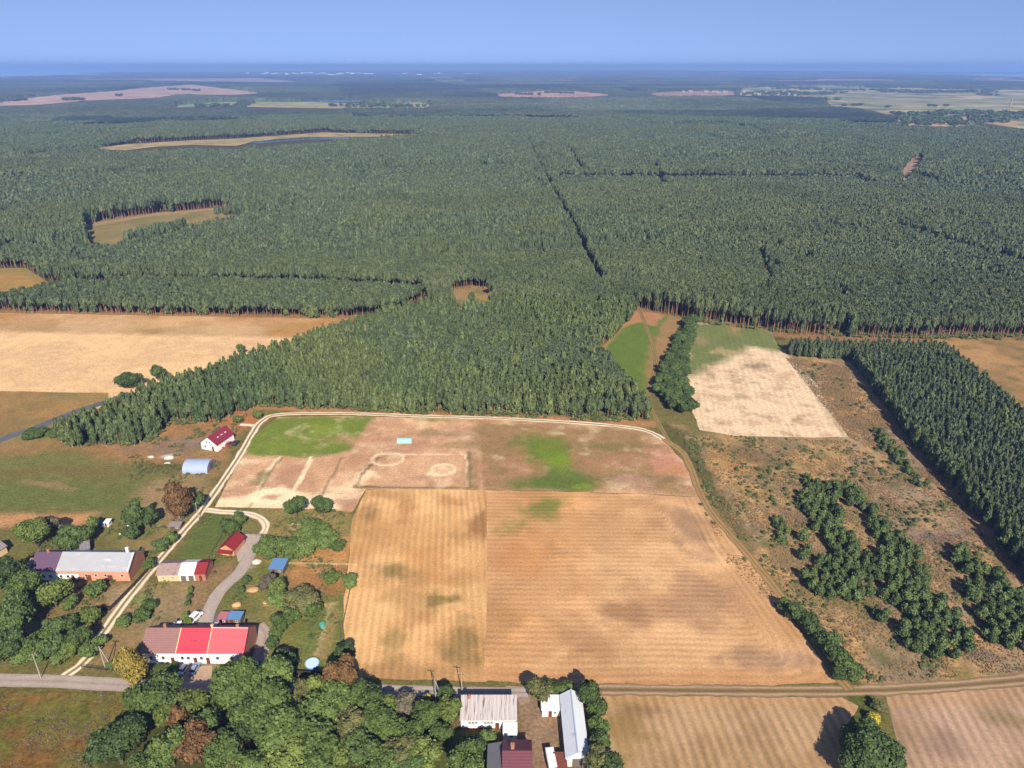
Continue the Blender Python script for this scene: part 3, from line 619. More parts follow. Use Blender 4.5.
ST_C = [(790, 357), (850, 359), (900, 430), (960, 500), (1024, 575), (1130, 700), (1180, 580), (1040, 440), (1000, 402), (950, 360), (935, 354), (850, 352), (786, 350)]
ST_BELT = [(687, 322), (697, 322), (691, 345), (684, 374), (696, 412), (678, 419), (658, 402), (654, 386), (672, 350)]
ST_Y = [(545, 193), (560, 179), (650, 180), (858, 180), (874, 191), (700, 196)]
GEN = [(-3000, 289), (0, 288), (60, 287), (250, 287.5), (420, 291), (440, 318), (640, 318), (640, 308), (690, 323), (790, 335), (850, 338), (940, 341), (1024, 341), (1500, 336), (4000, 68), (-3500, 68)]
def wpoly(l): return PP(l)
wd_dil = [wpoly(c) for c in C_dil]; wf = [wpoly(c[0]) for c in FARF]; wp = [wpoly(c) for c in PONDS]
wr = [(wpoly(a), b) for a, b in RIDES]
def open_land(x, y, H=15.0, wig=True):
    """True where no tree stands: clearings, far fields, ponds, rides"""
    op = np.zeros(x.shape, bool)
    for k in (1.0, 1.035, 1.07, 1 / (1 - H / HCAM)):
        xx, yy = x * k, y * k
        nz = (fbm(xx, yy, 30, 5) - .5) * 10 * (np.hypot(xx, yy) / 900) if wig else 0
        for pl in wd_dil + wf + wp: 
            x0, y0 = pl.min(0) - 60; x1, y1 = pl.max(0) + 60
            m = (xx > x0) & (xx < x1) & (yy > y0) & (yy < y1)
            if m.any():
                r = np.zeros(x.shape, bool); r[m] = (sdf(xx[m], yy[m], pl) + (nz[m] if wig else 0)) < 0
                op |= r
    for pl, wdt in wr: op |= pdist(x, y, pl) < wdt / 2
    return op
def cell(x, y, s, seed, ang=.22):
    ca, sa = math.cos(ang), math.sin(ang); u = (x * ca + y * sa); v = (-x * sa + y * ca)
    u = u + (vn(x, y, s * .8, seed + 4) - .5) * s * .3; v = v + (vn(x, y, s * .8, seed + 5) - .5) * s * .2
    a, b = np.floor(u / s), np.floor(v / (s * .55)); h = np.sin(a * 12.9898 + b * 78.233 + seed) * 43758.5453
    return h - np.floor(h)
def jgrid(x0, x1, y0, y1, s):
    gx, gy = np.meshgrid(np.arange(x0, x1, s), np.arange(y0, y1, s * .9)); gx = gx + (np.arange(gx.shape[0]) % 2)[:, None] * s / 2
    return (gx + RNG.uniform(-.32, .32, gx.shape) * s).ravel(), (gy + RNG.uniform(-.32, .32, gy.shape) * s).ravel()
def inview(x, y, mrg=1.06):
    k = np.abs(x) < (y * .79 * mrg + 25); return k & (y > 60)

PT = {}   # kind -> arrays x,y,H,W,far
def addp(kind, x, y, H, W):
    PT.setdefault(kind, []).append(np.stack([x, y, H, W], 1))
# nearest stands
def stand(poly, sp, h0, h1, kindf, wfac=1.05, holes=.03, edge=1.5):
    pl = wpoly(poly); (x0, y0), (x1, y1) = pl.min(0), pl.max(0)
    x, y = jgrid(x0, x1, y0, y1, sp)
    d = sdf(x, y, pl) + (fbm(x, y, 12, 77) - .5) * edge * 3
    k = (d < 0) & inview(x, y) & ~open_land(x, y, h1) & (RNG.random(len(x)) > holes)
    x, y = x[k], y[k]
    H = h0 + (h1 - h0) * fbm(x, y, 40, 9) + RNG.normal(0, .04, len(x)) * h1
    W = sp * wfac * RNG.uniform(.85, 1.35, len(x))
    kk = kindf(x, y)
    if sp == 3.0: H = np.where(kk == 'pine', H - 3.2, H - .5)
    for kd in set(kk): m = kk == kd; addp(kd, x[m], y[m], H[m], W[m])
def kA(x, y):
    b = wpoly([(340, 345), (440, 322), (600, 340), (640, 400), (560, 395), (470, 385), (390, 378)])
    n = fbm(x, y, 30, 14); ins = sdf(x, y, b) + (n - .5) * 40 < 0
    return np.where(ins, np.where(RNG.random(len(x)) < .12, 'birch', 'pine'), np.where(RNG.random(len(x)) < .75, 'birch', 'pine'))
stand(ST_A, 3.0, 11, 15, kA, 1.25)
stand(ST_B, 3.6, 9.5, 12.5, lambda x, y: np.where(RNG.random(len(x)) < .15, 'birch', 'pine'), 1.15)
def kC(x, y):
    e = pdist(x, y, wpoly([(850, 359), (900, 430), (960, 500), (1024, 575), (1130, 700)])); e2 = pdist(x, y, wpoly([(930, 372), (985, 420), (1040, 470)]))
    rr = RNG.random(len(x)); return np.where(((e < 6) & (rr < .3)) | ((e2 < 4) & (rr < .6)), 'birch', 'spruce')
stand(ST_C, 2.5, 8.2, 9.6, kC, 1.2, .02)
stand(ST_BELT, 4.2, 5.5, 8, lambda x, y: np.array(['oak'] * len(x)), 1.2)
# main forest: three bands, wider spacing with distance
gen = wpoly(GEN); wA, wB, wC, wY = map(wpoly, (ST_A, ST_B, ST_C, ST_Y))
dry = wpoly([(930, 338), (1010, 338), (1180, 345), (1180, 560), (1040, 442), (1000, 402), (945, 362)]); c2 = wpoly([(-200, 268), (26, 268), (44, 279), (60, 292), (0, 308), (-200, 315)])
gl_ = wpoly([(590, 354), (636, 311), (655, 313), (683, 318), (700, 330), (655, 405)])
for (r0, r1, sp) in ((360, 620, 3.3), (620, 1050, 4.1), (1050, 2500, 5.8)):
    x, y = jgrid(-r1 * .66, r1 * .66, 300, r1, sp); r = np.hypot(x, y)
    k = (r >= r0) & (r < (r1 if r1 < 2000 else 2290 + 200 * fbm(x, y, 120, 91))) & inview(x, y, 1.03); x, y = x[k], y[k]
    k = sdf(x, y, gen) + (fbm(x, y, 14, 31) - .5) * 8 < 0; x, y = x[k], y[k]
    k = (sdf(x, y, wA) > 1) & (sdf(x, y, wB) > 1) & (sdf(x, y, wC) > 2) & (sdf(x, y, dry) > 0) & (sdf(x, y, c2) > 0) & (sdf(x, y, gl_) > 0) & ~open_land(x, y, 16)
    k &= RNG.random(len(x)) > .03
    k &= fbm(x, y, 22, 55) > .27
    x, y = x[k], y[k]
    cH = cell(x, y, 260, 3.1)
    H = 11 + 7 * cH + (fbm(x, y, 60, 8) - .5) * 3 + RNG.normal(0, .6, len(x))
    yg = sdf(x, y, wY) < 0; H = np.where(yg, 7.5, H)
    W = sp * RNG.uniform(1.1, 1.6, len(x))
    nc = sdf(x, y, wpoly(C_dil[0])) < 70; H = np.where(nc, 18, H)
    kd = np.where(yg | ((cell(x, y, 260, 7.7) > .93) & ~nc), 'spruce', np.where(RNG.random(len(x)) < .05, 'birch', np.where(cell(x, y, 260, 11.3) > .6, 'pineb', 'pine')))
    for t in set(kd): m = kd == t; addp(t, x[m], y[m], H[m], W[m])

# ------------------------------------------------------------------ tree meshes
BARK = plain_mat('bark', (.10, .075, .05), .9, .3, 3)
PBARK = plain_mat('pine_bark', (.24, .125, .075), .9, .3, 3)
WBARK = plain_mat('birch_bark', (.42, .38, .32), .9, .35, 4)
GN_PINE = leaf_mat('pine_needles', (.058, .082, .042), (.084, .110, .054), (.082, .100, .044))
GN_SPR = leaf_mat('young_pine_needles', (.056, .080, .042), (.082, .108, .054), (.084, .102, .046))
GN_BIR = leaf_mat('birch_leaves', (.080, .108, .040), (.110, .134, .050), (.066, .098, .042))
def leafset(k): 
    return {'dark': leaf_mat('dark_leaves', (.048, .076, .024), (.074, .106, .032)), 'mid': leaf_mat('green_leaves', (.066, .100, .026), (.098, .134, .036)),
            'light': leaf_mat('light_leaves', (.090, .124, .028), (.130, .160, .040)), 'olive': leaf_mat('olive_leaves', (.085, .095, .030), (.12, .115, .045)),
            'gold': leaf_mat('golden_leaves', (.17, .14, .028), (.24, .175, .04)), 'brown': leaf_mat('brown_leaves', (.110, .062, .026), (.155, .085, .036)),
            'grey': leaf_mat('grey_leaves', (.10, .085, .06), (.13, .11, .075)), 'yellow': leaf_mat('yellow_leaves', (.34, .29, .03), (.42, .36, .05))}[k]
_lc = {}
def leafm(k):
    if k not in _lc: _lc[k] = leafset(k)
    return _lc[k]
ICO_V = None
def ico(sub=1):
    import bmesh
    bm = bmesh.new(); bmesh.ops.create_icosphere(bm, subdivisions=sub, radius=1)
    v = np.array([p.co[:] for p in bm.verts]); f = np.array([[q.index for q in t.verts] for t in bm.faces]); bm.free(); return v, f
ICO1, ICO2 = ico(1), ico(2)
def tufts(rng, cen, rad, n, size, up=.25, flat=1.0):
    """n leaf clumps (bent quads) over the skins of ellipsoid lobes"""
    cen = np.array(cen, float); rad = np.array(rad, float)
    area = (rad.prod(1)) ** (2 / 3); pr = area / area.sum()
    li = rng.choice(len(cen), n, p=pr); d = rng.standard_normal((n, 3)); d[:, 2] += up; d /= np.linalg.norm(d, axis=1)[:, None]
    rr = rng.uniform(.78, 1.08, n)[:, None]; p = cen[li] + d * rad[li] * rr
    # drop those deep in another lobe
    ok = np.ones(n, bool)
    for c, r in zip(cen, rad): ok &= ~((((p - c) / r) ** 2).sum(1) < .5)
    p, d = p[ok], d[ok]; n = len(p)
    nn = d + rng.standard_normal((n, 3)) * .55; nn /= np.linalg.norm(nn, axis=1)[:, None]
    a = np.cross(nn, rng.standard_normal((n, 3))); a /= np.linalg.norm(a, axis=1)[:, None]; b = np.cross(nn, a)
    s = size * rng.uniform(.6, 1.35, n)[:, None]
    sh = np.array([flat, flat, 1.0])
    q = np.stack([p + a * s, p + b * s * .8 + nn * s * .25, p - a * s, p - b * s * .8 - nn * s * .25], 1)
    V = q.reshape(-1, 3); Q = np.arange(n * 4).reshape(-1, 4)
    lf = rng.random(n)
    return V, Q, lf
def crown(rng, kind, n, size):
    """crown in a unit box: width 1, height 1 above the root"""
    if kind in ('broad', 'oak', 'bush'):
        zc = .60 if kind != 'bush' else .48; hz_ = .36 if kind != 'bush' else .44
        cen = [(0, 0, zc)]; rad = [(.34, .34, hz_ * .85)]
        for i in range(11):
            a = rng.uniform(0, 2 * PI); e = rng.uniform(-.5, 1.0); rr = .30 * math.cos(e * .9)
            s = rng.uniform(.13, .23)
            cen.append((math.cos(a) * rr, math.sin(a) * rr, zc + math.sin(e) * hz_ * .72)); rad.append((s, s, s * .85 if kind != 'bush' else s * 1.1))
    elif kind == 'tall':
        cen = []; rad = []
        for i in range(9):
            z = .25 + .085 * i; s = .36 * math.sin(PI * min(1, (i + 1.4) / 10.5)) + .05; a = rng.uniform(0, 6.28)
            cen.append((math.cos(a) * .11, math.sin(a) * .11, z)); rad.append((s, s, .11))
    elif kind == 'pine':
        cen = [(0, 0, .76)]; rad = [(.40, .40, .17)]
        for i in range(7):
            a = rng.uniform(0, 6.28); z = rng.uniform(.58, .88); r_ = .29 * min(1, (1.12 - z) * 2.2)
            cen.append((math.cos(a) * r_, math.sin(a) * r_, z)); rad.append((.21, .21, .095))
    elif kind == 'spruce':
        cen = []; rad = []
        for i in range(6):
            z = .22 + .13 * i; s = (.44, .47, .44, .38, .29, .16)[i]; cen.append((rng.uniform(-.06, .06), rng.uniform(-.06, .06), z)); rad.append((s, s, .12))
    elif kind == 'birch':
        cen = []; rad = []
        for i in range(6):
            z = .20 + .135 * i; s = (.30, .42, .46, .44, .36, .22)[i]; cen.append((rng.uniform(-.1, .1), rng.uniform(-.1, .1), z)); rad.append((s, s, .12))
    V, Q, lf = tufts(rng, cen, rad, n, size)
    cv = []; cf = []; o = 0
    iv, if_ = ICO1 if n < 500 else ICO2
    for c, r in zip(cen, rad):
        dv = iv * np.array(r) * .80 * (1 + rng.normal(0, .10, (len(iv), 1))) + np.array(c)
        cv.append(dv); cf.append(if_ + o); o += len(iv)
    cv = np.concatenate(cv); cf = np.concatenate(cf)
    VV = np.concatenate([cv, V]); QQ = Q + len(cv)
    leaf = np.concatenate([rng.random(len(cf)) * .7, lf])
    return VV, cf, QQ, leaf
def trunk(rng, top, r, limbs=4, spread=.25):
    b = MB(); z = 0; p = Vector((0, 0, -.004)); segs = 4; pts = [p]
    for i in range(segs): pts.append(Vector((rng.uniform(-.012, .012), rng.uniform(-.012, .012), top * (i + 1) / segs)))
    for i in range(segs): b.tube(pts[i], pts[i + 1], r * (1 - .2 * i), r * (1 - .2 * (i + 1)), 7)
    for i in range(limbs):
        a = 6.28 * i / max(limbs, 1) + rng.uniform(-.4, .4); z = top * rng.uniform(.5, .9)
        b.tube((0, 0, z), (math.cos(a) * spread, math.sin(a) * spread, z + .16), r * .4, r * .12, 5)
    return b
TR = {}
def tree_meshes(kind, leaf, n, size, nvar, bark=None, tag_=''):
    key = (kind, leaf if isinstance(leaf, str) else leaf.name, n)
    if key in TR: return TR[key]
    lm = leafm(leaf) if isinstance(leaf, str) else leaf
    out = []
    for i in range(nvar):
        rng = np.random.default_rng(sum(map(ord, str(key))) + i * 7)
        V, T, Q, lf = crown(rng, kind, n, size)
        cm = np_mesh('crown', V, tris=T, quads=Q, mats=[lm], fattr={'leaf': ('FACE', lf)})
        tp = {'broad': .6, 'oak': .6, 'bush': .4, 'tall': .8, 'pine': .86, 'spruce': .8, 'birch': .85}[kind]
        rd = {'broad': .035, 'oak': .035, 'bush': .03, 'tall': .04, 'pine': .045, 'spruce': .03, 'birch': .03}[kind]
        tb = trunk(rng, tp, rd, 5 if kind in ('broad', 'oak', 'bush') else 3, .25 if kind != 'pine' else .15)
        tm = tb.mesh('trunk', bark or BARK)
        # joined version for the far stand
        tv = np.array(tb.v); allv = np.concatenate([V, tv]); quads = [f for f in tb.f if len(f) == 4]
        qq = np.concatenate([Q, np.array(quads) + len(V)])
        mi = np.concatenate([np.zeros(len(T) + len(Q)), np.ones(len(quads))]); lf2 = np.concatenate([lf, np.zeros(len(quads))])
        jm = np_mesh(kind + '_tree', allv, tris=T, quads=qq, mats=[lm, bark or BARK], matidx=mi, fattr={'leaf': ('FACE', lf2)})
        out.append((cm, tm, jm))
    TR[key] = out
    return out
def put_tree(name, x, y, H, W, vm, label, cat, group=None, rz=None, parts=True):
    rz = random.uniform(0, 6.28) if rz is None else rz
    if not parts:
        o = link(name, vm[2]); o.location = (x, y, 0); o.rotation_euler = (0, 0, rz); o.scale = (W, W, H); return tag(o, label, cat, group)
    e = empty(name, (x, y, 0), rz); e.scale = (W, W, H); tag(e, label, cat, group)
    link('trunk', vm[1], e); link('crown', vm[0], e)
    return e

GN_PINE2 = leaf_mat('light_pine_needles', (.076, .098, .044), (.102, .122, .056), (.068, .090, .042))
KD = {'pine': (GN_PINE, PBARK, 'pine_tree'), 'pineb': (GN_PINE2, PBARK, 'pine_tree'), 'birch': (GN_BIR, WBARK, 'birch_tree'), 'spruce': (GN_SPR, PBARK, 'young_pine_tree'), 'oak': ('mid', BARK, 'broadleaf_tree')}
allp = {k: np.concatenate(v) for k, v in PT.items()}
def scatter(name, A, meshes, label, cat):
    n = len(A)
    me = bpy.data.meshes.new(name); me.vertices.add(n)
    me.vertices.foreach_set('co', np.stack([A[:, 0], A[:, 1], np.zeros(n)], 1).astype(np.float32).ravel())
    a = me.attributes.new('scl', 'FLOAT_VECTOR', 'POINT'); a.data.foreach_set('vector', np.stack([A[:, 3], A[:, 3], A[:, 2]], 1).astype(np.float32).ravel())
    a = me.attributes.new('rot', 'FLOAT_VECTOR', 'POINT'); a.data.foreach_set('vector', np.stack([np.zeros(n), np.zeros(n), RNG.uniform(0, 6.28, n)], 1).astype(np.float32).ravel())
    a = me.attributes.new('idx', 'INT', 'POINT'); a.data.foreach_set('value', RNG.integers(0, len(meshes), n).astype(np.int32))
    o = link(name, me); tag(o, label, cat, kind='stuff')
    ng = bpy.data.node_groups.new(name, 'GeometryNodeTree')
    ng.interface.new_socket('Geometry', in_out='INPUT', socket_type='NodeSocketGeometry'); ng.interface.new_socket('Geometry', in_out='OUTPUT', socket_type='NodeSocketGeometry')
    gi = ng.nodes.new('NodeGroupInput'); go = ng.nodes.new('NodeGroupOutput'); ip = ng.nodes.new('GeometryNodeInstanceOnPoints'); jn = ng.nodes.new('GeometryNodeJoinGeometry')
    for j, m in enumerate(meshes):
        so_ = bpy.data.objects.new(name + '_tree', m)
        oi = ng.nodes.new('GeometryNodeObjectInfo'); oi.inputs['Object'].default_value = so_; oi.inputs['As Instance'].default_value = True
        ng.links.new(oi.outputs['Geometry'], jn.inputs[0])
    def na(nm, dt):
        q_ = ng.nodes.new('GeometryNodeInputNamedAttribute'); q_.data_type = dt; q_.inputs['Name'].default_value = nm; return q_.outputs['Attribute']
    ng.links.new(gi.outputs[0], ip.inputs['Points']); ng.links.new(jn.outputs[0], ip.inputs['Instance']); ip.inputs['Pick Instance'].default_value = True
    ng.links.new(na('idx', 'INT'), ip.inputs['Instance Index']); ng.links.new(na('rot', 'FLOAT_VECTOR'), ip.inputs['Rotation']); ng.links.new(na('scl', 'FLOAT_VECTOR'), ip.inputs['Scale'])
    ng.links.new(ip.outputs[0], go.inputs[0])
    md = o.modifiers.new('stand', 'NODES'); md.node_group = ng
    return o
# the 300 forest trees that stand nearest are things of their own
rows = np.concatenate([np.concatenate([v, np.full((len(v), 1), i)], 1) for i, v in enumerate(allp.values()) if list(allp)[i] != 'oak'])
kinds = list(allp)
def depthz(a): return a[:, 1] * CP + (HCAM) * SP
def pix(a):
    zc = a[:, 1] * CP + HCAM * SP
    return 512 + F * a[:, 0] / zc, 384 - F * (a[:, 1] * SP - HCAM * CP) / zc
u_, v_ = pix(rows); vis = (u_ > 0) & (u_ < 1024) & (v_ < 768)
score = depthz(rows) / rows[:, 2] ** .5; score[~vis] = 1e9
order = np.argsort(score); take = np.zeros(len(rows), bool); take[order[:298]] = True
LB = {'spruce': ('young dark green pine inside the dense plantation on the right', 'young pines of the plantation near the viewer'),
      'birch': ('slender light green tree in the front edge of the stand', 'slender trees along the near stand edges'),
      'pineb': ('light green pine in the front rows of the lighter stand', 'light pines in the front rows'),
      'pine': ('grey green pine in the front rows of the nearest stand', 'pines in the front rows of the stand')}
cnt = 0
for i, kd in enumerate(kinds):
    if kd == 'oak': continue
    lm, bk, nm = KD[kd]
    kd0 = kd; kd = 'pine' if kd == 'pineb' else kd
    hi = tree_meshes(kd, lm, 420, .075, 6, bk); m = (rows[:, 4] == i) & take
    for a in rows[m]:
        put_tree(nm, a[0], a[1], a[2], a[3], random.choice(hi), LB[kd0][0], 'tree', LB[kd0][1]); cnt += 1
    rest = rows[(rows[:, 4] == i) & ~take]; dr = np.hypot(rest[:, 0], rest[:, 1])
    md_ = tree_meshes(kd, lm, 230, .10, 6, bk); lo = tree_meshes(kd, lm, 60, .17, 5, bk)
    kd = kd0; what = {'pineb': 'light_pine_forest', 'pine': 'pine_forest', 'birch': 'birch_stand', 'spruce': 'young_pine_plantation'}[kd]
    lbn = {'pineb': 'lighter olive green pine blocks of the forest', 'pine': 'grey green pine forest covering the middle distance', 'birch': 'lighter green birch and aspen standing among the pines', 'spruce': 'dense rows of young dark green pines'}[kd]
    if (dr < 620).any(): scatter(what, rest[dr < 620], [t[2] for t in md_], lbn, 'forest')
    if (dr >= 620).any(): scatter(what, rest[dr >= 620], [t[2] for t in lo], 'far part of the ' + lbn, 'forest')
oakm = tree_meshes('broad', 'dark', 900, .05, 5, BARK)
for a in allp['oak']:
    put_tree('broadleaf_tree', a[0], a[1], a[2] * .9, a[3] * 1.1, random.choice(oakm), 'dark green tree in the belt between glade and pale field', 'tree', 'trees of the belt between glade and pale field')
print('forest', {k: len(v) for k, v in allp.items()}, 'individual', cnt)

# ------------------------------------------------------------------ distant forest: canopy surface
na = 760; X, Y, q, R, rb, nr = polar(2250, 1.0062, -.70, .70, na)
op = open_land(X, Y, 15, True); rcell = cell(X, Y, 700, 5.5)
far = R / 2300
Hc = 9 + 11 * rcell + (RNG.random(len(X)) - .5) * 5.0 + (fbm(X, Y, 300, 2) - .5) * 6
op |= far_open(X, Y, R)
Hc = np.where(op, -.6, Hc)
m_, nt_, b_ = nmat('distant_canopy')     # stands of different age and species, each with its own green
at_ = N(nt_, 'ShaderNodeAttribute', attribute_name='Col')
fn = noise(nt_, .03, 5)
nt_.links.new(scaled_color(nt_, at_.outputs['Color'], mathn(nt_, 'MULTIPLY_ADD', fn, 1.6, .2)), b_.inputs['Base Color']); b_.inputs['Roughness'].default_value = .9
tone = np.clip(.25 + .9 * (cell(X, Y, 900, 6.1) - .3) + 1.6 * (fbm(X, Y, 600, 17) - .5), 0, 1)[:, None]
CC = np.array([.016, .026, .016]) * (1 - tone) + np.array([.085, .102, .048]) * tone
CC *= RNG.uniform(.6, 1.4, (len(X), 1))
o = link('distant_forest', np_mesh('distant_forest', np.stack([X, Y, Hc], 1), quads=q[:, ::-1], mats=[m_], colors=CC)); tag(o, 'dark forest fading into blue haze near the horizon', 'forest', kind='stuff')
for i, (pl, c, lb) in enumerate(FARF):
    pw = wpoly(pl); d = np.hypot(*pw.mean(0))
    lay = [('mottle', c * 1.25, d * .02, .7, .5), ('mottle', c * .6, d * .012, .7, .56)]
    if 'patchwork' in lb:
        lay = [('mottle', L(206, 182, 142, .75), 160, .85, .5), ('mottle', L(96, 112, 78), 120, .8, .55), ('poly', [(900, 121), (921, 119), (961, 123), (940, 127), (897, 124)], L(214, 170, 116), 10, .9, 8), ('poly', [(934, 118), (982, 116), (1020, 122), (1016, 126), (964, 122)], L(206, 164, 118), 10, .9, 8),
               ('poly', [(830, 98), (900, 100), (960, 106), (880, 106)], L(160, 156, 116), 30, .7, 20)]
    sheet('field', pl, max(8, d * .006), c, lay, M_field, .35, d * .002, 200 + i, None, lb)
WM, nt_, b_ = nmat('pond_water'); b_.inputs['Base Color'].default_value = (.02, .04, .07, 1); b_.inputs['Roughness'].default_value = .12; b_.inputs['Specular IOR Level'].default_value = .8
for i, pl in enumerate(PONDS):
    sheet('pond', pl, 30, L(60, 80, 120), [], WM, .7, 4, 230 + i, None, ['far blue pond beside the yellow meadow', 'narrow blue pond in the long meadow strip'][i])
# low hills on the horizon
pts = []
hx = np.linspace(-9000, 12000, 120); zt = 30 + 60 * np.clip(fbm(hx, hx * 0 + 5, 3500, 3), 0, 1) * np.exp(-((hx - 4200) / 4200) ** 2)
hy = 17000 + 0 * hx
v = []; 
for j, (dy, k) in enumerate(((-1500, 0), (-800, .5), (0, 1), (1500, .6), (3000, 0))):
    for a, b in zip(hx, zt): v.append((a, 17500 + dy, b * k - (1 if k == 0 else 0) * .5))
n = len(hx); i = np.arange(n - 1)[None] + (np.arange(4) * n)[:, None]; qh = np.stack([i, i + 1, i + 1 + n, i + n], -1).reshape(-1, 4)
o = link('hills', np_mesh('hills', np.array(v), quads=qh, mats=[m_], colors=np.tile(np.array([.04, .055, .03]), (len(v), 1)))); tag(o, 'low wooded hills on the right horizon', kind='structure')

# ------------------------------------------------------------------ young pine scrub on the right
SCR = [([(800, 494), (812, 486), (835, 488), (841, 532), (857, 545), (872, 563), (870, 597), (845, 607), (812, 593), (800, 576), (818, 563), (826, 545), (806, 514)], 3.0),
       ([(832, 485), (854, 488), (882, 526), (916, 548), (929, 575), (930, 594), (962, 616), (972, 648), (954, 660), (922, 660), (892, 646), (912, 622), (898, 606), (876, 597), (872, 563), (884, 547), (864, 522)], 3.0),
       ([(942, 546), (975, 560), (1010, 592), (1040, 607), (1040, 646), (1010, 650), (985, 642), (979, 612), (960, 592), (954, 568)], 3.0),
       ([(778, 520), (788, 525), (788, 538), (778, 540)], 2.6), ([(790, 540), (806, 536), (811, 556), (806, 565), (790, 557)], 2.8), ([(800, 570), (812, 566), (812, 590), (802, 588)], 2.8), ([(874, 610), (888, 618), (886, 640), (872, 628)], 2.8),
       ([(872, 428), (882, 430), (912, 466), (930, 490), (918, 488), (894, 462), (876, 446)], 2.6), ([(803, 478), (810, 480), (820, 498), (812, 502)], 2.6)]
SPX = []
for pl, sp in SCR:
    pw = wpoly(pl); (x0, y0), (x1, y1) = pw.min(0), pw.max(0); x, y = jgrid(x0, x1, y0, y1, sp)
    k = (sdf(x, y, pw) + (fbm(x, y, 6, 44) - .5) * 4 < 0) & (RNG.random(len(x)) > .06) & (fbm(x, y, 9, 66) > .33)
    hh = RNG.uniform(3.0, 5.0, k.sum()) * (1.0 if sp > 2.7 else .7); SPX.append(np.stack([x[k], y[k], hh, hh * RNG.uniform(.7, .95, k.sum())], 1))
for (cx_, cy_, rx, ry, n) in ((760, 470, 30, 20, 10), (785, 500, 25, 20, 16), (880, 470, 30, 30, 22), (920, 520, 30, 25, 18), (818, 372, 16, 8, 14), (835, 384, 12, 6, 6), (855, 410, 15, 12, 6), (770, 480, 20, 30, 10), (900, 600, 30, 30, 6), (770, 540, 20, 15, 6), (960, 570, 20, 20, 5), (850, 470, 20, 10, 8), (700, 470, 4, 30, 5)):
    for _ in range(n):
        a = P(cx_ + random.gauss(0, rx * .5), cy_ + random.gauss(0, ry * .5)); h = random.uniform(.7, 1.7); SPX.append(np.array([[a[0], a[1], h, h * random.uniform(1.0, 1.5)]]))
S = np.concatenate(SPX); ss = np.argsort(-(S[:, 2] * S[:, 3]) / depthz(S)); S = S[ss]
bm_ = tree_meshes('birch', leaf_mat('scrub_needles', (.066, .098, .034), (.098, .132, .046)), 420, .075, 6, PBARK)
uu, vv = pix(S); S = S[(uu > -20) & (uu < 1050)]
for j, a in enumerate(S[:290]):
    tall = a[2] > 2.4
    put_tree('pine_sapling', a[0], a[1], a[2], a[3], random.choice(bm_), 'rounded young pine in the scrub thickets right of the ditch' if tall else 'knee high green bush scattered over the dry heath', 'tree' if tall else 'bush',
             'young pines of the scrub thickets' if tall else 'low bushes scattered over the heath', parts=False)
if len(S) > 290: scatter('pine_scrub', S[290:], [t[2] for t in bm_], 'smaller young pines filling the scrub thickets', 'scrub')
print('scrub', len(S))

# ------------------------------------------------------------------ buildings
RUSTC = tuple(L(150, 80, 60))
def C_(r, g, b, k=.62): return tuple(L(r, g, b, k))
WHITE = plain_mat('white_render', C_(250, 246, 240, .8), .85, .10, .6, rust=(C_(205, 190, 170), .66, (.5, .5, 2)))
CREAM = plain_mat('cream_render', C_(238, 205, 160), .85, .15, .8, rust=(C_(200, 150, 110), .58, (1, 1, 1)))
BRICK = plain_mat('orange_brick', C_(224, 164, 132), .9, .22, 1.2, rust=(C_(226, 190, 160), .58, (1, 1, 1)))
BROWNG = plain_mat('brown_brick', C_(190, 130, 106), .9, .25, 1.2, rust=(C_(190, 150, 130), .62, (1, 1, 1)))
R_PURPLE = plain_mat('plum_sheet_roof', C_(112, 84, 112), .6, .08, .5, ribs=(0, .5, .10))
R_GREY = plain_mat('grey_asbestos_roof', C_(186, 186, 194), .8, .12, .4, ribs=(0, .9, .03), rust=(C_(226, 222, 222), .60, (.15, .6, .6)))
R_BROWN = plain_mat('brown_tile_roof', C_(158, 116, 112), .8, .12, .8, ribs=(1, .5, .05))
R_CRIM = plain_mat('crimson_tile_roof', C_(214, 66, 84), .6, .08, .8, ribs=(1, .45, .05))
R_PINK = plain_mat('bright_red_sheet_roof', C_(240, 100, 108), .6, .05, .8, ribs=(0, .5, .03))
R_MAROON = plain_mat('maroon_sheet_roof', C_(150, 48, 72), .5, .1, .8, ribs=(1, .5, .10))
R_DRED = plain_mat('dark_red_roof', C_(158, 50, 52), .6, .12, .8, ribs=(0, .5, .10))
R_TAUPE = plain_mat('taupe_felt_roof', C_(176, 150, 142), .85, .15, .7, rust=(C_(150, 120, 116), .5, (.6, .6, .6)))
R_WHITE = plain_mat('white_sheet_roof', C_(244, 242, 242, .72), .5, .06, .7, ribs=(0, .7, .05))
R_RIBW = plain_mat('rusty_white_ribbed_roof', C_(226, 214, 212, .55), .7, .10, 1.0, ribs=(0, 1.12, .07), rust=(C_(112, 80, 78), .53, (3.4, .16, .35)))
R_LONG = plain_mat('pale_blue_white_sheet_roof', C_(236, 240, 248, .68), .6, .08, .35, ribs=(1, .8, .015), rust=(C_(176, 186, 206), .6, (.35, .25, .35)))
R_BLUE = plain_mat('blue_sheet_roof', C_(112, 156, 206), .55, .10, .8, ribs=(0, .4, .10))
R_STEEL = plain_mat('steel_arch_sheet', C_(182, 196, 226), .4, .08, .6, ribs=(0, .8, .05), metal=.0)
R_GREYD = plain_mat('slate_grey_roof', C_(118, 116, 124), .7, .12, .8)
R_OLDG = plain_mat('weathered_grey_roof', C_(158, 146, 150), .85, .15, .8, ribs=(0, 1.0, .08))
R_PLUM2 = plain_mat('dark_maroon_roof', C_(120, 66, 78), .6, .10, .8, ribs=(1, .6, .03))
GLASS, _n, _b = nmat('window_glass'); _b.inputs['Base Color'].default_value = (.03, .035, .045, 1); _b.inputs['Roughness'].default_value = .1; _b.inputs['Specular IOR Level'].default_value = .6
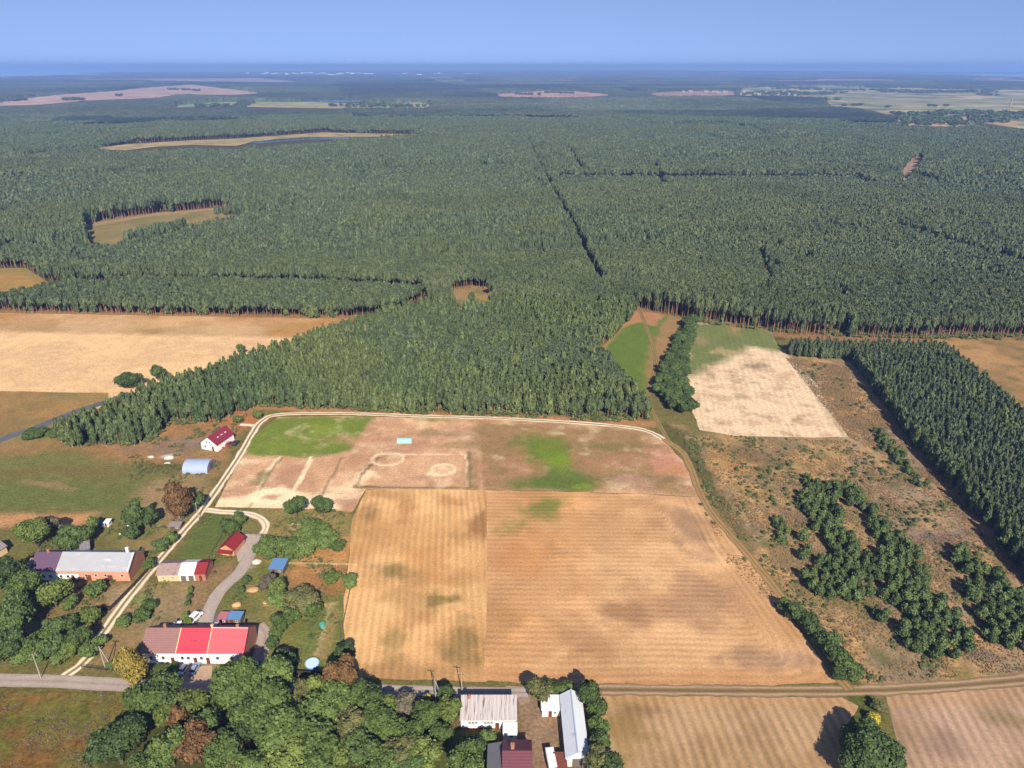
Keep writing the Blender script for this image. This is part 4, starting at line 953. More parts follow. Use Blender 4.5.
WOODD = plain_mat('brown_wood_door', C_(120, 66, 46), .7, .2, 3)
FRAMEW = plain_mat('white_frame', C_(230, 226, 220, .75), .6, .05)
WOODG = plain_mat('grey_timber', C_(120, 108, 98), .9, .25, 3)
CONC = plain_mat('pole_concrete', C_(190, 182, 172), .9, .15, 3)
PINKW = plain_mat('pink_boarding', C_(196, 120, 130), .8, .15, 2)

def place(A, B, zA=0.0):
    a, b = P(*A, zA), P(*B, zA); ang = math.atan2(b[1] - a[1], b[0] - a[0]); return a, math.hypot(b[0] - a[0], b[1] - a[1]), ang
def window(parent, x, z, wd, h, y=0.0, glass=None):
    f = MB().box(x - wd / 2, x + wd / 2, y - .06, y - .003, z - h / 2, z + h / 2).obj('window', FRAMEW, parent)
    MB().box(x - wd / 2 + .09, x + wd / 2 - .09, y - .075, y - .063, z - h / 2 + .09, z + h / 2 - .09).obj('pane', GLASS, f)
    MB().box(x - wd / 2 - .08, x + wd / 2 + .08, y - .14, y - .063, z - h / 2 - .09, z - h / 2 - .02).obj('sill', CONC, f)
def door(parent, x, wd=1.0, h=2.1, y=0.0, mat=None):
    d = MB().box(x - wd / 2, x + wd / 2, y - .07, y - .003, 0, h).obj('door', mat or WOODD, parent)
    MB().box(x + wd / 2 - .18, x + wd / 2 - .08, y - .12, y - .073, .98, 1.06).obj('handle', GLASS, d)
def house(name, label, A, B, depth, ef, ridge, sections, eb=None, rpos=.5, gable=None, over=.35, th=.14, zA=0.0, cat='house', axis='x', verge=None):
    """rows of units along the front; sections (from, to, wall material, roof material, roof name)"""
    a, Lh, ang = place(A, B, zA); eb = ef if eb is None else eb
    e = empty(name, (a[0], a[1], 0), ang); tag(e, label, cat)
    if axis == 'y':  # gable faces the viewer: turn the box so that its length runs away
        W_, D_ = Lh, depth
        wm, rm = sections[0][2], sections[0][3]
        MB().prism([(0, 0), (W_, 0), (W_, eb), (W_ * rpos, ridge - .12), (0, ef)], 0, D_, 'y').obj('wall', [wm], e)
        m = MB(); xr = W_ * rpos
        s1 = (ridge - ef) / xr; s2 = (ridge - eb) / (W_ - xr)
        lf = [(-over, ef - s1 * over), (xr, ridge), (xr, ridge + th), (-over, ef - s1 * over + th)]
        rf = [(xr, ridge), (W_ + over, eb - s2 * over), (W_ + over, eb - s2 * over + th), (xr, ridge + th)]
        m.prism(lf, -over, D_ + over, 'y'); m.prism(rf, -over, D_ + over, 'y')
        r = m.obj('roof', rm, e); return e, r, Lh
    nsec = len(sections); roof0 = None
    for i, sct in enumerate(sections):
        x0, x1 = sct[0] * Lh, sct[1] * Lh; wm, rm = sct[2], sct[3]
        gx0, gx1 = x0 + (.004 if i else 0), x1
        yr = depth * rpos
        MB().prism([(0, 0), (depth, 0), (depth, eb), (yr, ridge - .12), (0, ef)], gx0, gx1, 'x').obj('wall', wm, e)
        m = MB(); s1 = (ridge - ef) / yr if yr > 0 else 0
        ra, rb_ = x0 - (over if i == 0 else -.004), x1 + (over if i == nsec - 1 else 0)
        dz = sct[4] if len(sct) > 4 else 0
        m.prism([(-over, ef - s1 * over + dz), (yr, ridge + dz), (yr, ridge + th + dz), (-over, ef - s1 * over + th + dz)], ra, rb_, 'x')
        if rpos < 1:
            s2 = (ridge - eb) / (depth - yr)
            m.prism([(yr, ridge + dz), (depth + over, eb - s2 * over + dz), (depth + over, eb - s2 * over + th + dz), (yr, ridge + th + dz)], ra, rb_, 'x')
        r = m.obj('roof', rm, e); roof0 = roof0 or r
    if gable is not None:
        yr = depth * rpos
        MB().prism([(.02, .003), (depth - .02, .003), (depth - .02, eb - .05), (yr, ridge - .16), (.02, ef - .05)], Lh + .003, Lh + .06, 'x').obj('gable', gable, e)
    if verge is not None:
        yr = depth * rpos; s1 = (ridge - ef) / yr
        for vx, vm in verge:
            MB().prism([(-over, ef - s1 * over + th + .01), (yr, ridge + th + .01), (yr, ridge + th + .07), (-over, ef - s1 * over + th + .07)], vx * Lh - .12, vx * Lh + .12, 'x').obj('verge', vm, roof0)
    return e, roof0, Lh
def chimney(roof, x, y, z0, z1, mat, w=.45):
    MB().box(x - w, x + w, y - w * .7, y + w * .7, z0, z1).box(x - w - .08, x + w + .08, y - w * .7 - .08, y + w * .7 + .08, z1 + .003, z1 + .14).obj('chimney', mat, roof)
# long farmhouse on the left
e, r, Lh = house('farmhouse', 'long farmhouse with plum and grey roof and orange brick front beside the track', (33.5, 580), (130.5, 581), 10, 4.0, 7.2,
    [(0, .265, WHITE, R_PURPLE, .0), (.265, .48, WHITE, R_GREY, .03), (.48, 1, BRICK, R_GREY, .03)], gable=BROWNG, verge=[(1.0, FRAMEW)])
MB().box(.27 * Lh, .48 * Lh, -.03, -.004, 2.5, 3.75).obj('brick_band', BRICK, e)
for t in (.04, .12, .19, .30, .37): window(e, t * Lh, 1.6, 1.0, 1.1, -.0)
for t in (.56, .66, .76, .93): window(e, t * Lh, 2.2, .9, .9)
for t in (.58, .80): door(e, t * Lh, 1.6, 2.2)
door(e, .42 * Lh)
chimney(r, .93 * Lh, 5.6, 6.8, 8.6, WHITE, .4); chimney(r, .12 * Lh, 5.0, 7.0, 8.0, BROWNG, .35)
a_ = MB().prism([(1, 0), (7, 0), (7, 2.9), (1, 2.3)], -4.6, -.01, 'x').obj('lean_to', CREAM, e)
MB().prism([(.7, 2.32), (7.2, 2.95), (7.2, 3.07), (.7, 2.44)], -4.8, -.36, 'x').obj('roof', R_TAUPE, a_)
# outbuilding row
e, r, Lh = house('outbuilding', 'low shed row with taupe, white and dark red roof sections beside the track', (158.5, 581.5), (206, 580.5), 7, 2.7, 4.3,
    [(0, .45, CREAM, R_TAUPE), (.45, .78, FRAMEW, R_WHITE, .04), (.78, 1, BROWNG, R_DRED, .08)], cat='shed', gable=BROWNG)
for t in (.54, .70): door(e, t * Lh, 1.6, 2.0, mat=WOODG)
window(e, .12 * Lh, 1.4, .7, .6); window(e, .32 * Lh, 1.4, .7, .6); door(e, .9 * Lh, .9, 2.0)
# garage with red roof, gable to the viewer
e, r, Lh = house('garage', 'small orange garage with dark red gable roof at the head of the gravel yard', (221, 554.5), (234.5, 556), 7.2, 2.6, 4.3, [(0, 1, BRICK, R_DRED)], axis='y', cat='garage')
door(e, Lh * .35, 2.2, 2.2, mat=CREAM); window(e, Lh * .78, 1.5, .8, .8)
for x_ in (.1, Lh - .1): MB().tube((x_, -1.9, 0), (x_, -1.9, 2.1), .07, .07, 6).obj('porch_post', WOODD, e)
MB().prism([(-2.1, 2.12), (-.38, 2.42), (-.38, 2.5), (-2.1, 2.2)], -.1, Lh + .1, 'x').obj('porch_roof', R_DRED, e)
# terrace
e, r, Lh = house('terrace_house', 'long white terrace with brown, crimson and bright red roof thirds by the village road', (144.6, 663), (245, 663.6), 10.2, 4.0, 7.7,
    [(0, .34, WHITE, R_BROWN, 0), (.34, .65, WHITE, R_CRIM, .03), (.65, 1, WHITE, R_PINK, .06)], gable=BROWNG, verge=[(.34, CREAM), (.65, CREAM), (1.0, R_PINK)])
for t in (.08, .20, .39, .45, .58, .74, .88, .95): window(e, t * Lh, 2.0, .95, 1.1)
for t in (.29, .515, .64): door(e, t * Lh, 1.0, 2.1)
MB().box(.505 * Lh - .25, .505 * Lh + .35, 2.3, 3.0, 5.78, 5.94).obj('skylight', GLASS, r)
for t, m_c in ((.17, BROWNG), (.645, CREAM), (.9, BROWNG)): chimney(r, t * Lh, 5.6, 7.2, 8.5, m_c, .32)
MB().box(.66 * Lh, Lh + .3, 5.0, 5.25, 7.92, 7.98).obj('ridge_cap', FRAMEW, r)
MB().box(Lh + .07, Lh + .11, 3, 3.8, 4.1, 5.0).obj('gable_window', GLASS, e)
# maroon roofed house by the plots
e, r, Lh = house('cottage', 'white cottage with maroon gable roof at the birch edge above the arched shed', (202, 448.8), (218, 451.6), 11, 3.2, 6.2, [(0, 1, WHITE, R_MAROON)], axis='y')
window(e, Lh * .38, 3.9, .8, .9); window(e, Lh * .58, 3.9, .8, .9); window(e, Lh * .25, 1.6, 1.0, 1.0); door(e, Lh * .72)
for y_ in (3.2, 5.6, 8.0): MB().prism([(y_, 4.75), (y_ + .8, 4.75), (y_ + .8, 4.95), (y_, 4.95)], Lh * .72, Lh * .72 + .7, 'x').obj('skylight', FRAMEW, r)
# arched shed
a, Lh, ang = place((182.5, 473.5), (207.5, 473.8)); e = empty('arched_shed', (a[0], a[1], 0), ang); tag(e, 'pale blue arched metal shed south of the maroon roofed cottage', 'shed')
pr = [(4.2 - 4.2 * math.cos(PI * i / 16), 3.7 * math.sin(PI * i / 16) ** .8) for i in range(17)]
m = MB(); n = 17
vs = [(0, p[0], p[1]) for p in pr] + [(Lh, p[0], p[1]) for p in pr]; m.add(vs, [(i, i + 1, n + i + 1, n + i) for i in range(16)])
m.obj('arch_shell', R_STEEL, e)
for x_, nm in ((.05, 'end_wall'), (Lh - .05, 'end_wall')): MB().prism([(p[0] * .985 + .06, p[1] * .985) for p in pr], x_ - .04, x_ + .04, 'x').obj(nm, R_OLDG, e)
MB().box(Lh + .003, Lh + .06, 2.8, 5.6, 0, 2.6).obj('door', R_GREYD, e)
# small sheds
def shed(label, A, B, depth, ef, eb, wall, roof, dr=.3, zA=0, drm=None, name='shed', over=.25):
    e, r, Lh = house(name, label, A, B, depth, ef, eb, [(0, 1, wall, roof)], eb=eb, rpos=.999, over=over, th=.08, zA=zA, cat='shed')
    door(e, dr * Lh, min(.9, Lh * .4), min(1.9, ef - .15), mat=drm or WOODD); window(e, Lh * .72, ef * .6, min(.8, Lh * .3), .6); return e
shed('small blue roofed shed in the garden behind the thicket', (270, 574), (283.6, 574.6), 4.6, 2.2, 2.7, WOODG, R_BLUE)
shed('blue roofed shed directly behind the bright red terrace roof', (228.4, 624.5), (241, 624.8), 2.8, 2.1, 2.4, WOODG, R_BLUE)
shed('small pink boarded shed next to the blue roofed one behind the terrace', (219, 624.4), (226.4, 624.5), 2.6, 2.1, 2.3, PINKW, PINKW)
shed('little pale greenish hut beside the track under the rust coloured tree', (169.5, 530), (180.5, 530), 2.2, 1.6, 1.9, WOODG, R_OLDG)
shed('low green hut under the rust coloured tree', (172.5, 519), (184, 519.5), 2.0, 1.6, 1.8, WOODG, plain_mat('green_roof', C_(98, 150, 112), .6))
shed('grey lean shed behind the long farmhouse', (82, 556), (91, 553.5), 4.4, 2.2, 2.6, WOODG, R_OLDG)
shed('small white hut with blue tarpaulin north of the thicket', (105, 527), (109.5, 527), 2.0, 1.8, 2.0, WHITE, R_WHITE)
MB().prism([(0, 0), (2.4, 0), (2.2, .5), (1.2, .8), (.2, .5)], 0, 3.2, 'x').obj('tarpaulin', plain_mat('blue_tarpaulin', C_(66, 96, 190), .5), None, (P(96.5, 526)[0], P(96.5, 526)[1], 0))
tag(bpy.data.objects['tarpaulin'], 'blue tarpaulin heap lying beside the small white hut', 'tarpaulin')
e, r, Lh = house('old_barn', 'long weathered grey roofed barn cut by the left edge of the photo', (-14, 566), (8, 552.5), 6.5, 2.7, 4.3, [(0, 1, CREAM, R_OLDG)], cat='barn')
door(e, Lh * .4, 2.4, 2.3, mat=WOODG)
# barn with rusty ribbed roof
a = P(460.6, 720.6, 3.2); b = P(516, 720.6, 3.2); Lh = b[0] - a[0]
e = empty('barn', (a[0], a[1] + .3, 0)); tag(e, 'white barn with rust streaked ribbed roof south of the stubble field', 'barn')
D_ = 5.9; MB().prism([(0, 0), (D_, 0), (D_, 4.5), (0, 3.1)], 0, Lh, 'x').obj('wall', WHITE, e)
r = MB().prism([(-.3, 3.12), (D_ + .3, 4.6), (D_ + .3, 4.72), (-.3, 3.24)], -.25, Lh + .25, 'x').obj('roof', R_RIBW, e)
chimney(r, Lh * .14, D_ - .6, 4.4, 5.4, BROWNG, .3)
for t in (.16, .22, .28, .44, .50, .56): window(e, t * Lh, 2.2, .75, .55)
MB().box(-.02, .68 * Lh, -.05, -.004, .003, .45).obj('brick_plinth', BROWNG, e); door(e, Lh * .66, 1.0, 2.1)
MB().box(Lh * .77, Lh + .25, -3.4, -.34, 0, 2.7).obj('annex', WHITE, e)
a_ = bpy.data.objects['annex']; MB().box(Lh * .77 - .12, Lh + .37, -3.55, -.36, 2.71, 2.85).obj('roof', R_WHITE, a_)
MB().box(Lh * .89, Lh * .89 + .7, -3.47, -3.41, 1.3, 1.9).obj('window', GLASS, a_)
# maroon house at the bottom edge
a = P(503.5, 751, 6.4); b = P(531, 751, 6.4); Lh = b[0] - a[0]; D_ = 9.0
e = empty('house', (a[0], a[1] - D_ / 2, 0)); tag(e, 'house with dark maroon roof at the bottom edge below the rusty white barn', 'house')
MB().prism([(0, 0), (D_, 0), (D_, 4.2), (D_ / 2, 6.3), (0, 4.2)], 0, Lh, 'x').obj('wall', CREAM, e)
m = MB(); m.prism([(-.4, 4.03), (D_ / 2, 6.4), (D_ / 2, 6.55), (-.4, 4.18)], -.3, Lh + .3, 'x'); m.prism([(D_ / 2, 6.4), (D_ + .4, 4.03), (D_ + .4, 4.18), (D_ / 2, 6.55)], -.3, Lh + .3, 'x')
r = m.obj('roof', R_PLUM2, e); chimney(r, Lh * .33, D_ / 2 + .8, 5.8, 7.6, BROWNG, .4)
MB().box(-3.6, -.31, 1.2, D_ - .8, 0, 3.6).obj('side_wing', CREAM, e); a_ = bpy.data.objects['side_wing']
MB().prism([(-3.8, 3.62), (-.33, 4.4), (-.33, 4.52), (-3.8, 3.74)], .9, D_ - .4, 'y').obj('roof', R_GREYD, a_)
for t in (.2, .5, .8): window(e, Lh * t, 1.8, 1.0, 1.2)
door(e, Lh * .35)
# long white barn, gable to the viewer
a = P(567, 757.5, 3.0); b = P(588.6, 755.5, 3.0); c = P(561, 695.4, 3.0)
Lh = math.hypot(b[0] - a[0], b[1] - a[1]); D_ = c[1] - a[1]
e = empty('long_barn', (a[0] - .1, a[1], 0), math.atan2(c[1] - a[1], c[0] - a[0]) - PI / 2); tag(e, 'long narrow barn with blue white metal roof running towards the viewer', 'barn')
ww = WHITE; MB().prism([(0, 0), (Lh, 0), (Lh, 3.0), (Lh * .5, 4.6), (0, 3.0)], 0, D_, 'y').obj('wall', ww, e)
m = MB(); m.prism([(-.3, 2.85), (Lh / 2, 4.72), (Lh / 2, 4.84), (-.3, 2.97)], -.3, D_ + .3, 'y'); m.prism([(Lh / 2, 4.72), (Lh + .3, 2.85), (Lh + .3, 2.97), (Lh / 2, 4.84)], -.3, D_ + .3, 'y')
r = m.obj('roof', R_LONG, e); MB().box(Lh / 2 - .15, Lh / 2 + .15, -.3, D_ + .3, 4.85, 4.92).obj('ridge_cap', R_STEEL, r)
door(e, Lh * .5, 2.4, 2.5, mat=WOODG)
for t in range(5): MB().box(-.05, -.004, 3 + t * 3.4, 4 + t * 3.4, 1.3, 2.0).obj('window', GLASS, e)
shed('small white shed with brown door between the two white barns', (542, 716.5), (560, 716.5), 4.2, 2.3, 2.6, WHITE, R_WHITE, .45)
shed('rust brown lean shed at the foot of the long white barn', (555, 775), (566.5, 775), 4.0, 2.0, 2.3, WOODD, plain_mat('rust_roof', C_(134, 74, 60), .8, .2, 2))
# field shelter on the plots
e = empty('greenhouse', (*P(397, 443.5), 0), .0); tag(e, 'ragged pale turquoise film greenhouse standing alone on the bare plots', 'greenhouse')
FILM = plain_mat('turquoise_film', C_(170, 224, 214, .6), .4, .2, 1.5)
pr = [(1.9 - 1.9 * math.cos(PI * i / 10), 1.7 * math.sin(PI * i / 10)) for i in range(11)]
for k, (x0, x1) in enumerate(((0, 3.6), (3.75, 6.2))): 
    MB().prism(pr, x0, x1, 'x').obj('film_cover', FILM, e)
for x_ in (-.05, 3.67, 6.25):
    m = MB(); [m.tube((x_, pr[i][0], pr[i][1] * 1.03), (x_, pr[i + 1][0], pr[i + 1][1] * 1.03), .04, .04, 5) for i in range(10)]; m.obj('hoop', FRAMEW, e)
# pool
x, y = P(312.5, 665.5); e = empty('pool', (x, y, 0)); tag(e, 'round blue above ground pool with pale cover in the fenced garden', 'pool')
BLUE = plain_mat('blue_pool_liner', C_(84, 150, 226), .4, .1)
MB().tube((0, 0, 0), (0, 0, 1.0), 1.85, 1.85, 28).obj('pool_wall', BLUE, e)
MB().tube((0, 0, 1.003), (0, 0, 1.05), 1.75, 1.7, 28).obj('cover', plain_mat('pale_pool_cover', C_(206, 232, 246, .75), .4, .05), e)
m = MB(); [m.tube((1.9 * math.cos(PI * i / 14), 1.9 * math.sin(PI * i / 14), .98), (1.9 * math.cos(PI * (i + 1) / 14), 1.9 * math.sin(PI * (i + 1) / 14), .98), .06, .06, 5) for i in range(28)]; m.obj('rim', FRAMEW, e)

# vehicles
TYRE = plain_mat('tyre_rubber', (.02, .02, .02), .9); HEADL = plain_mat('headlamp_glass', (.7, .7, .68), .2)
def car(name, label, px, py, ang, paint_c, van=False):
    x, y = P(px, py); e = empty(name, (x, y, 0), ang); tag(e, label, 'van' if van else 'car')
    pm = plain_mat('car_paint', paint_c, .3, .03, spec=.6)
    Lc, Wc = (4.9, 1.9) if van else (4.2, 1.72)
    if van: prof = [(-Lc / 2, .35), (Lc / 2, .35), (Lc / 2, .95), (Lc / 2 - .9, 1.15), (Lc / 2 - 1.3, 1.95), (-Lc / 2 + .1, 2.0), (-Lc / 2, 1.0)]
    else: prof = [(-Lc / 2, .32), (Lc / 2, .32), (Lc / 2, .72), (Lc / 2 - 1.0, .9), (-Lc / 2 + .1, .95), (-Lc / 2, .8)]
    def px_(pr, hw, h2=None):
        n = len(pr); return [(a, -hw if h2 is None else -(hw if z < 1 else h2), z) for a, z in pr] + [(a, hw if h2 is None else (hw if z < 1 else h2), z) for a, z in pr], [(i, (i + 1) % n, n + (i + 1) % n, n + i) for i in range(n)] + [tuple(range(n))[::-1], tuple(range(n, 2 * n))]
    m = MB(); v, f = px_(prof, Wc / 2, Wc / 2 - .12 if van else None); m.add(v, f); m.obj('body', pm, e)
    if not van:
        m = MB(); v, f = px_([(-1.75, .93), (1.05, .90), (.45, 1.38), (-1.35, 1.42)], Wc / 2 - .06, Wc / 2 - .25); m.add(v, f); m.obj('cabin_glass', GLASS, e)
        MB().box(-1.3, .42, -.58, .58, 1.425, 1.47).obj('car_roof', pm, e)
    else:
        MB().prism([(-.75, 1.18), (.75, 1.18), (.68, 1.9), (-.68, 1.9)], 0, .02, 'x').obj('windscreen', GLASS, e, (Lc / 2 - 1.06, 0, 0))
        bpy.data.objects[-1] if False else None
        for s in (-1, 1): MB().box(-1.2, .9, s * (Wc / 2 - .12) - .02, s * (Wc / 2 - .12) + .02, 1.25, 1.75).obj('side_window', GLASS, e)
    for sx_ in (-1.35, 1.35):
        for sy_ in (-1, 1): MB().tube((sx_, sy_ * (Wc / 2 - .18), .31), (sx_, sy_ * (Wc / 2 + .02), .31), .31, .31, 12).obj('wheel', TYRE, e)
    for s in (-1, 1): MB().box(Lc / 2 - .02, Lc / 2 + .03, s * .6 - .16, s * .6 + .16, .55, .7).obj('headlight', HEADL, e)
    return e
car('van', 'white van parked beside the lane behind the terrace', 195.5, 619, 1.25, C_(246, 246, 246, .8), True)
car('car', 'white car parked at the back wall of the terrace', 181, 626, .2, C_(236, 238, 244, .8))
car('car', 'silver car parked behind the terrace near the pink shed', 217, 627, 1.3, C_(190, 196, 206, .7))
car('car', 'white car parked nose out on the forecourt of the terrace', 184.5, 669.5, 1.45, C_(240, 240, 244, .8))
car('car', 'pale blue grey car on the terrace forecourt', 195, 670, 1.5, C_(150, 170, 206, .7))
car('car', 'dark blue car parked by the terrace gable', 253.5, 667.5, 1.2, C_(60, 80, 130, .6))
car('car', 'red car parked beside the maroon roofed cottage', 229.5, 444.8, 1.4, C_(200, 60, 44, .6))
car('car', 'dark car standing right of the red one', 236, 444.2, 1.5, C_(50, 54, 74, .6))
# box trailer at the bottom
x, y = P(551, 764); e = empty('box_trailer', (x, y, 0), .12); tag(e, 'white box trailer standing beside the rust brown lean shed', 'trailer')
MB().box(-.95, .95, -2.6, 2.6, .55, 2.3).obj('box_body', FRAMEW, e); MB().box(-.98, .98, -2.65, 2.65, 2.305, 2.36).obj('roof', R_WHITE, e)
MB().tube((0, 2.6, .6), (0, 4.0, .55), .06, .06, 6).obj('drawbar', R_GREYD, e)
for s in (-1, 1):
    for y_ in (-.5, .5): MB().tube((s * .75, y_, .33), (s * .98, y_, .33), .33, .33, 12).obj('wheel', TYRE, e)

# poles
def pole(label, px, py, H, frame=False, arm=True):
    x, y = P(px, py); e = empty('utility_pole', (x, y, 0), random.uniform(-.2, .2)); tag(e, label, 'utility pole')
    MB().tube((0, 0, 0), (0, 0, H), .16, .10, 8).obj('pole', CONC, e)
    if frame: MB().tube((1.9, 0, 0), (.15, 0, H - .8), .14, .10, 8).obj('strut', CONC, e)
    if arm:
        MB().box(-.9, .9, -.06, .06, H - .5, H - .38).obj('cross_arm', WOODG, e)
        for x_ in (-.8, 0, .8): MB().tube((x_, 0, H - .38), (x_, 0, H - .18), .06, .04, 6).obj('insulator', FRAMEW, e)
pole('concrete pole with a leaning strut beside the narrow grey road', 436, 702, 8.2, True)
pole('pale pole beside the road junction left of the golden tree', 105.5, 668.5, 8.0, True)
pole('slim pole beside the asphalt road at the left', 41, 678, 8.5)
pole('short pole on the verge behind the rusty white barn', 462, 693, 7)
pole('slim pole next to the track junction by the garage', 199, 520, 7.5)

# fences
def fence(label, pts, h=1.3, step=2.5, mat=None, name='fence', boards=True):
    pw = [P(*p) for p in pts]; mat = mat or WOODG
    e = empty(name, (pw[0][0], pw[0][1], 0)); tag(e, label, 'fence')
    posts = 0; rails = MB()
    for i in range(len(pw) - 1):
        a, b = Vector((*pw[i], 0)) - Vector((*pw[0], 0)), Vector((*pw[i + 1], 0)) - Vector((*pw[0], 0)); l = (b - a).length; n = max(1, int(l / step))
        for j in range(n + (i == len(pw) - 2)):
            p = a + (b - a) * j / n; MB().box(p.x - .06, p.x + .06, p.y - .06, p.y + .06, 0, h).obj('post', mat, e)
        nrm = Vector((-(b - a).y, (b - a).x, 0)).normalized() * .035; off = nrm * 3
        for z0, z1 in (((.08, h * .93),) if boards else ((.35, .42), (h * .6, h * .6 + .07), (h - .12, h - .05))):
            vs = []
            for q_ in (a - nrm + off, b - nrm + off, b + nrm + off, a + nrm + off):
                vs.append((q_.x, q_.y, z0)); 
            for q_ in (a - nrm + off, b - nrm + off, b + nrm + off, a + nrm + off):
                vs.append((q_.x, q_.y, z1))
            rails.add(vs, [(0, 3, 2, 1), (4, 5, 6, 7), (0, 1, 5, 4), (1, 2, 6, 5), (2, 3, 7, 6), (3, 0, 4, 7)])
    rails.obj('panel' if boards else 'rail', mat, e); return e
DKF = plain_mat('dark_fence_boards', C_(74, 62, 56), .9, .2, 2)
fence('dark board fence along the garden left of the rutted track', [(82, 611), (110, 611), (135, 586), (153, 566)], 1.5, mat=DKF)
fence('low dark picket fence beside the road left of the golden tree', [(82, 668), (106, 671), (112, 671)], 1.1, 2.0, mat=DKF, boards=False)
fence('dark plank fence below the pool garden', [(290, 675), (334, 676)], 1.6, mat=DKF)
fence('grey wire fence between the garden and the stubble field', [(351, 586), (343, 625), (337, 664)], 1.3, 3, boards=False)
fence('pale rail fence crossing the dry garden east of the blue shed', [(286, 565), (357, 566)], 1.1, 3, mat=CREAM, boards=False)
fence('low fence between the garage yard and the curved lane', [(238, 534), (262, 536)], 1.1, 2.2, mat=WOODG, boards=False)
fence('low fence along the terrace forecourt', [(216, 676), (240, 677)], .9, 2, mat=CREAM, boards=False)
fence('thin garden fence on the left of the garage plot', [(212, 553), (220, 540), (228, 528)], 1.2, 3, mat=WOODG, boards=False)

# heaps and garden things
def heap(label, px, py, r, h, mat, cat='heap', name='heap'):
    x, y = P(px, py); iv, f = ICO2; v = iv * np.array([r, r * .7, h]) * (1 + RNG.normal(0, .10, (len(iv), 1))); v[:, 2] = np.maximum(v[:, 2], -.02)
    o = link(name, np_mesh(name, v, tris=f, mats=[mat]), None, (x, y, 0)); tag(o, label, cat)
GRAV = plain_mat('pale_gravel', C_(236, 222, 206), .9, .2, 3); SANDM = plain_mat('orange_sand', C_(222, 176, 124), .9, .2, 3); LOGS = plain_mat('cut_wood', C_(206, 164, 120), .9, .3, 4)
heap('larger white rubble heap left of the arched shed', 169, 458, 2.2, 1.0, GRAV); heap('smaller white rubble heap west of the larger one', 151, 457, 1.4, .6, GRAV); heap('flat white stone pile just below the larger heap', 167.5, 463, 1.4, .4, GRAV)
heap('pile of light split wood in the garden beside the lane', 253, 590, 2.2, .9, LOGS, 'wood pile', 'wood_pile'); heap('orange sand heap behind the blue shed of the terrace', 236.5, 605, 1.6, 1.0, SANDM)
heap('heap of pale boards at the left corner of the thicket', 257, 562, 1.8, 1.0, GRAV); heap('bright sand pile in the back garden', 266, 603, 1.0, .7, SANDM)
heap('pinkish board stack beside the lane east of the terrace gable', 284, 650, 1.7, .6, LOGS, 'wood pile', 'wood_pile')
for i, (a, b) in enumerate(((128, 526), (131, 528), (120, 534), (94, 531), (75, 548), (84, 549))):
    heap('white stone lying in the grass north of the long farmhouse', a, b, .5, .4, GRAV, 'stone', 'stone'); bpy.data.objects[len(bpy.data.objects) - 1] if False else None
for o in COL.objects:
    if o.get('category') == 'stone': o['group'] = 'white stones north of the farmhouse'
x, y = P(322.5, 626); 
e = empty('compost_bin', (*P(322.5, 626.5), 0)); tag(e, 'small turquoise barrel beside the garden beds', 'barrel'); TQ = plain_mat('turquoise_plastic', C_(96, 186, 166), .5)
MB().tube((0, 0, 0), (0, 0, 1.1), .75, .8, 14).obj('drum', TQ, e); MB().tube((0, 0, 1.103), (0, 0, 1.2), .84, .8, 14).obj('lid', TQ, e)
for e_, p_ in (('x', 0),):
    pass
e = empty('water_tank', (*P(437.5, 752), 0)); tag(e, 'small white tank standing in the orchard left of the maroon roofed house', 'tank')
MB().tube((0, 0, .15), (0, 0, 1.2), .55, .55, 14).obj('drum', FRAMEW, e); MB().box(-.6, .6, -.6, .6, 0, .14).obj('pallet', WOODG, e)

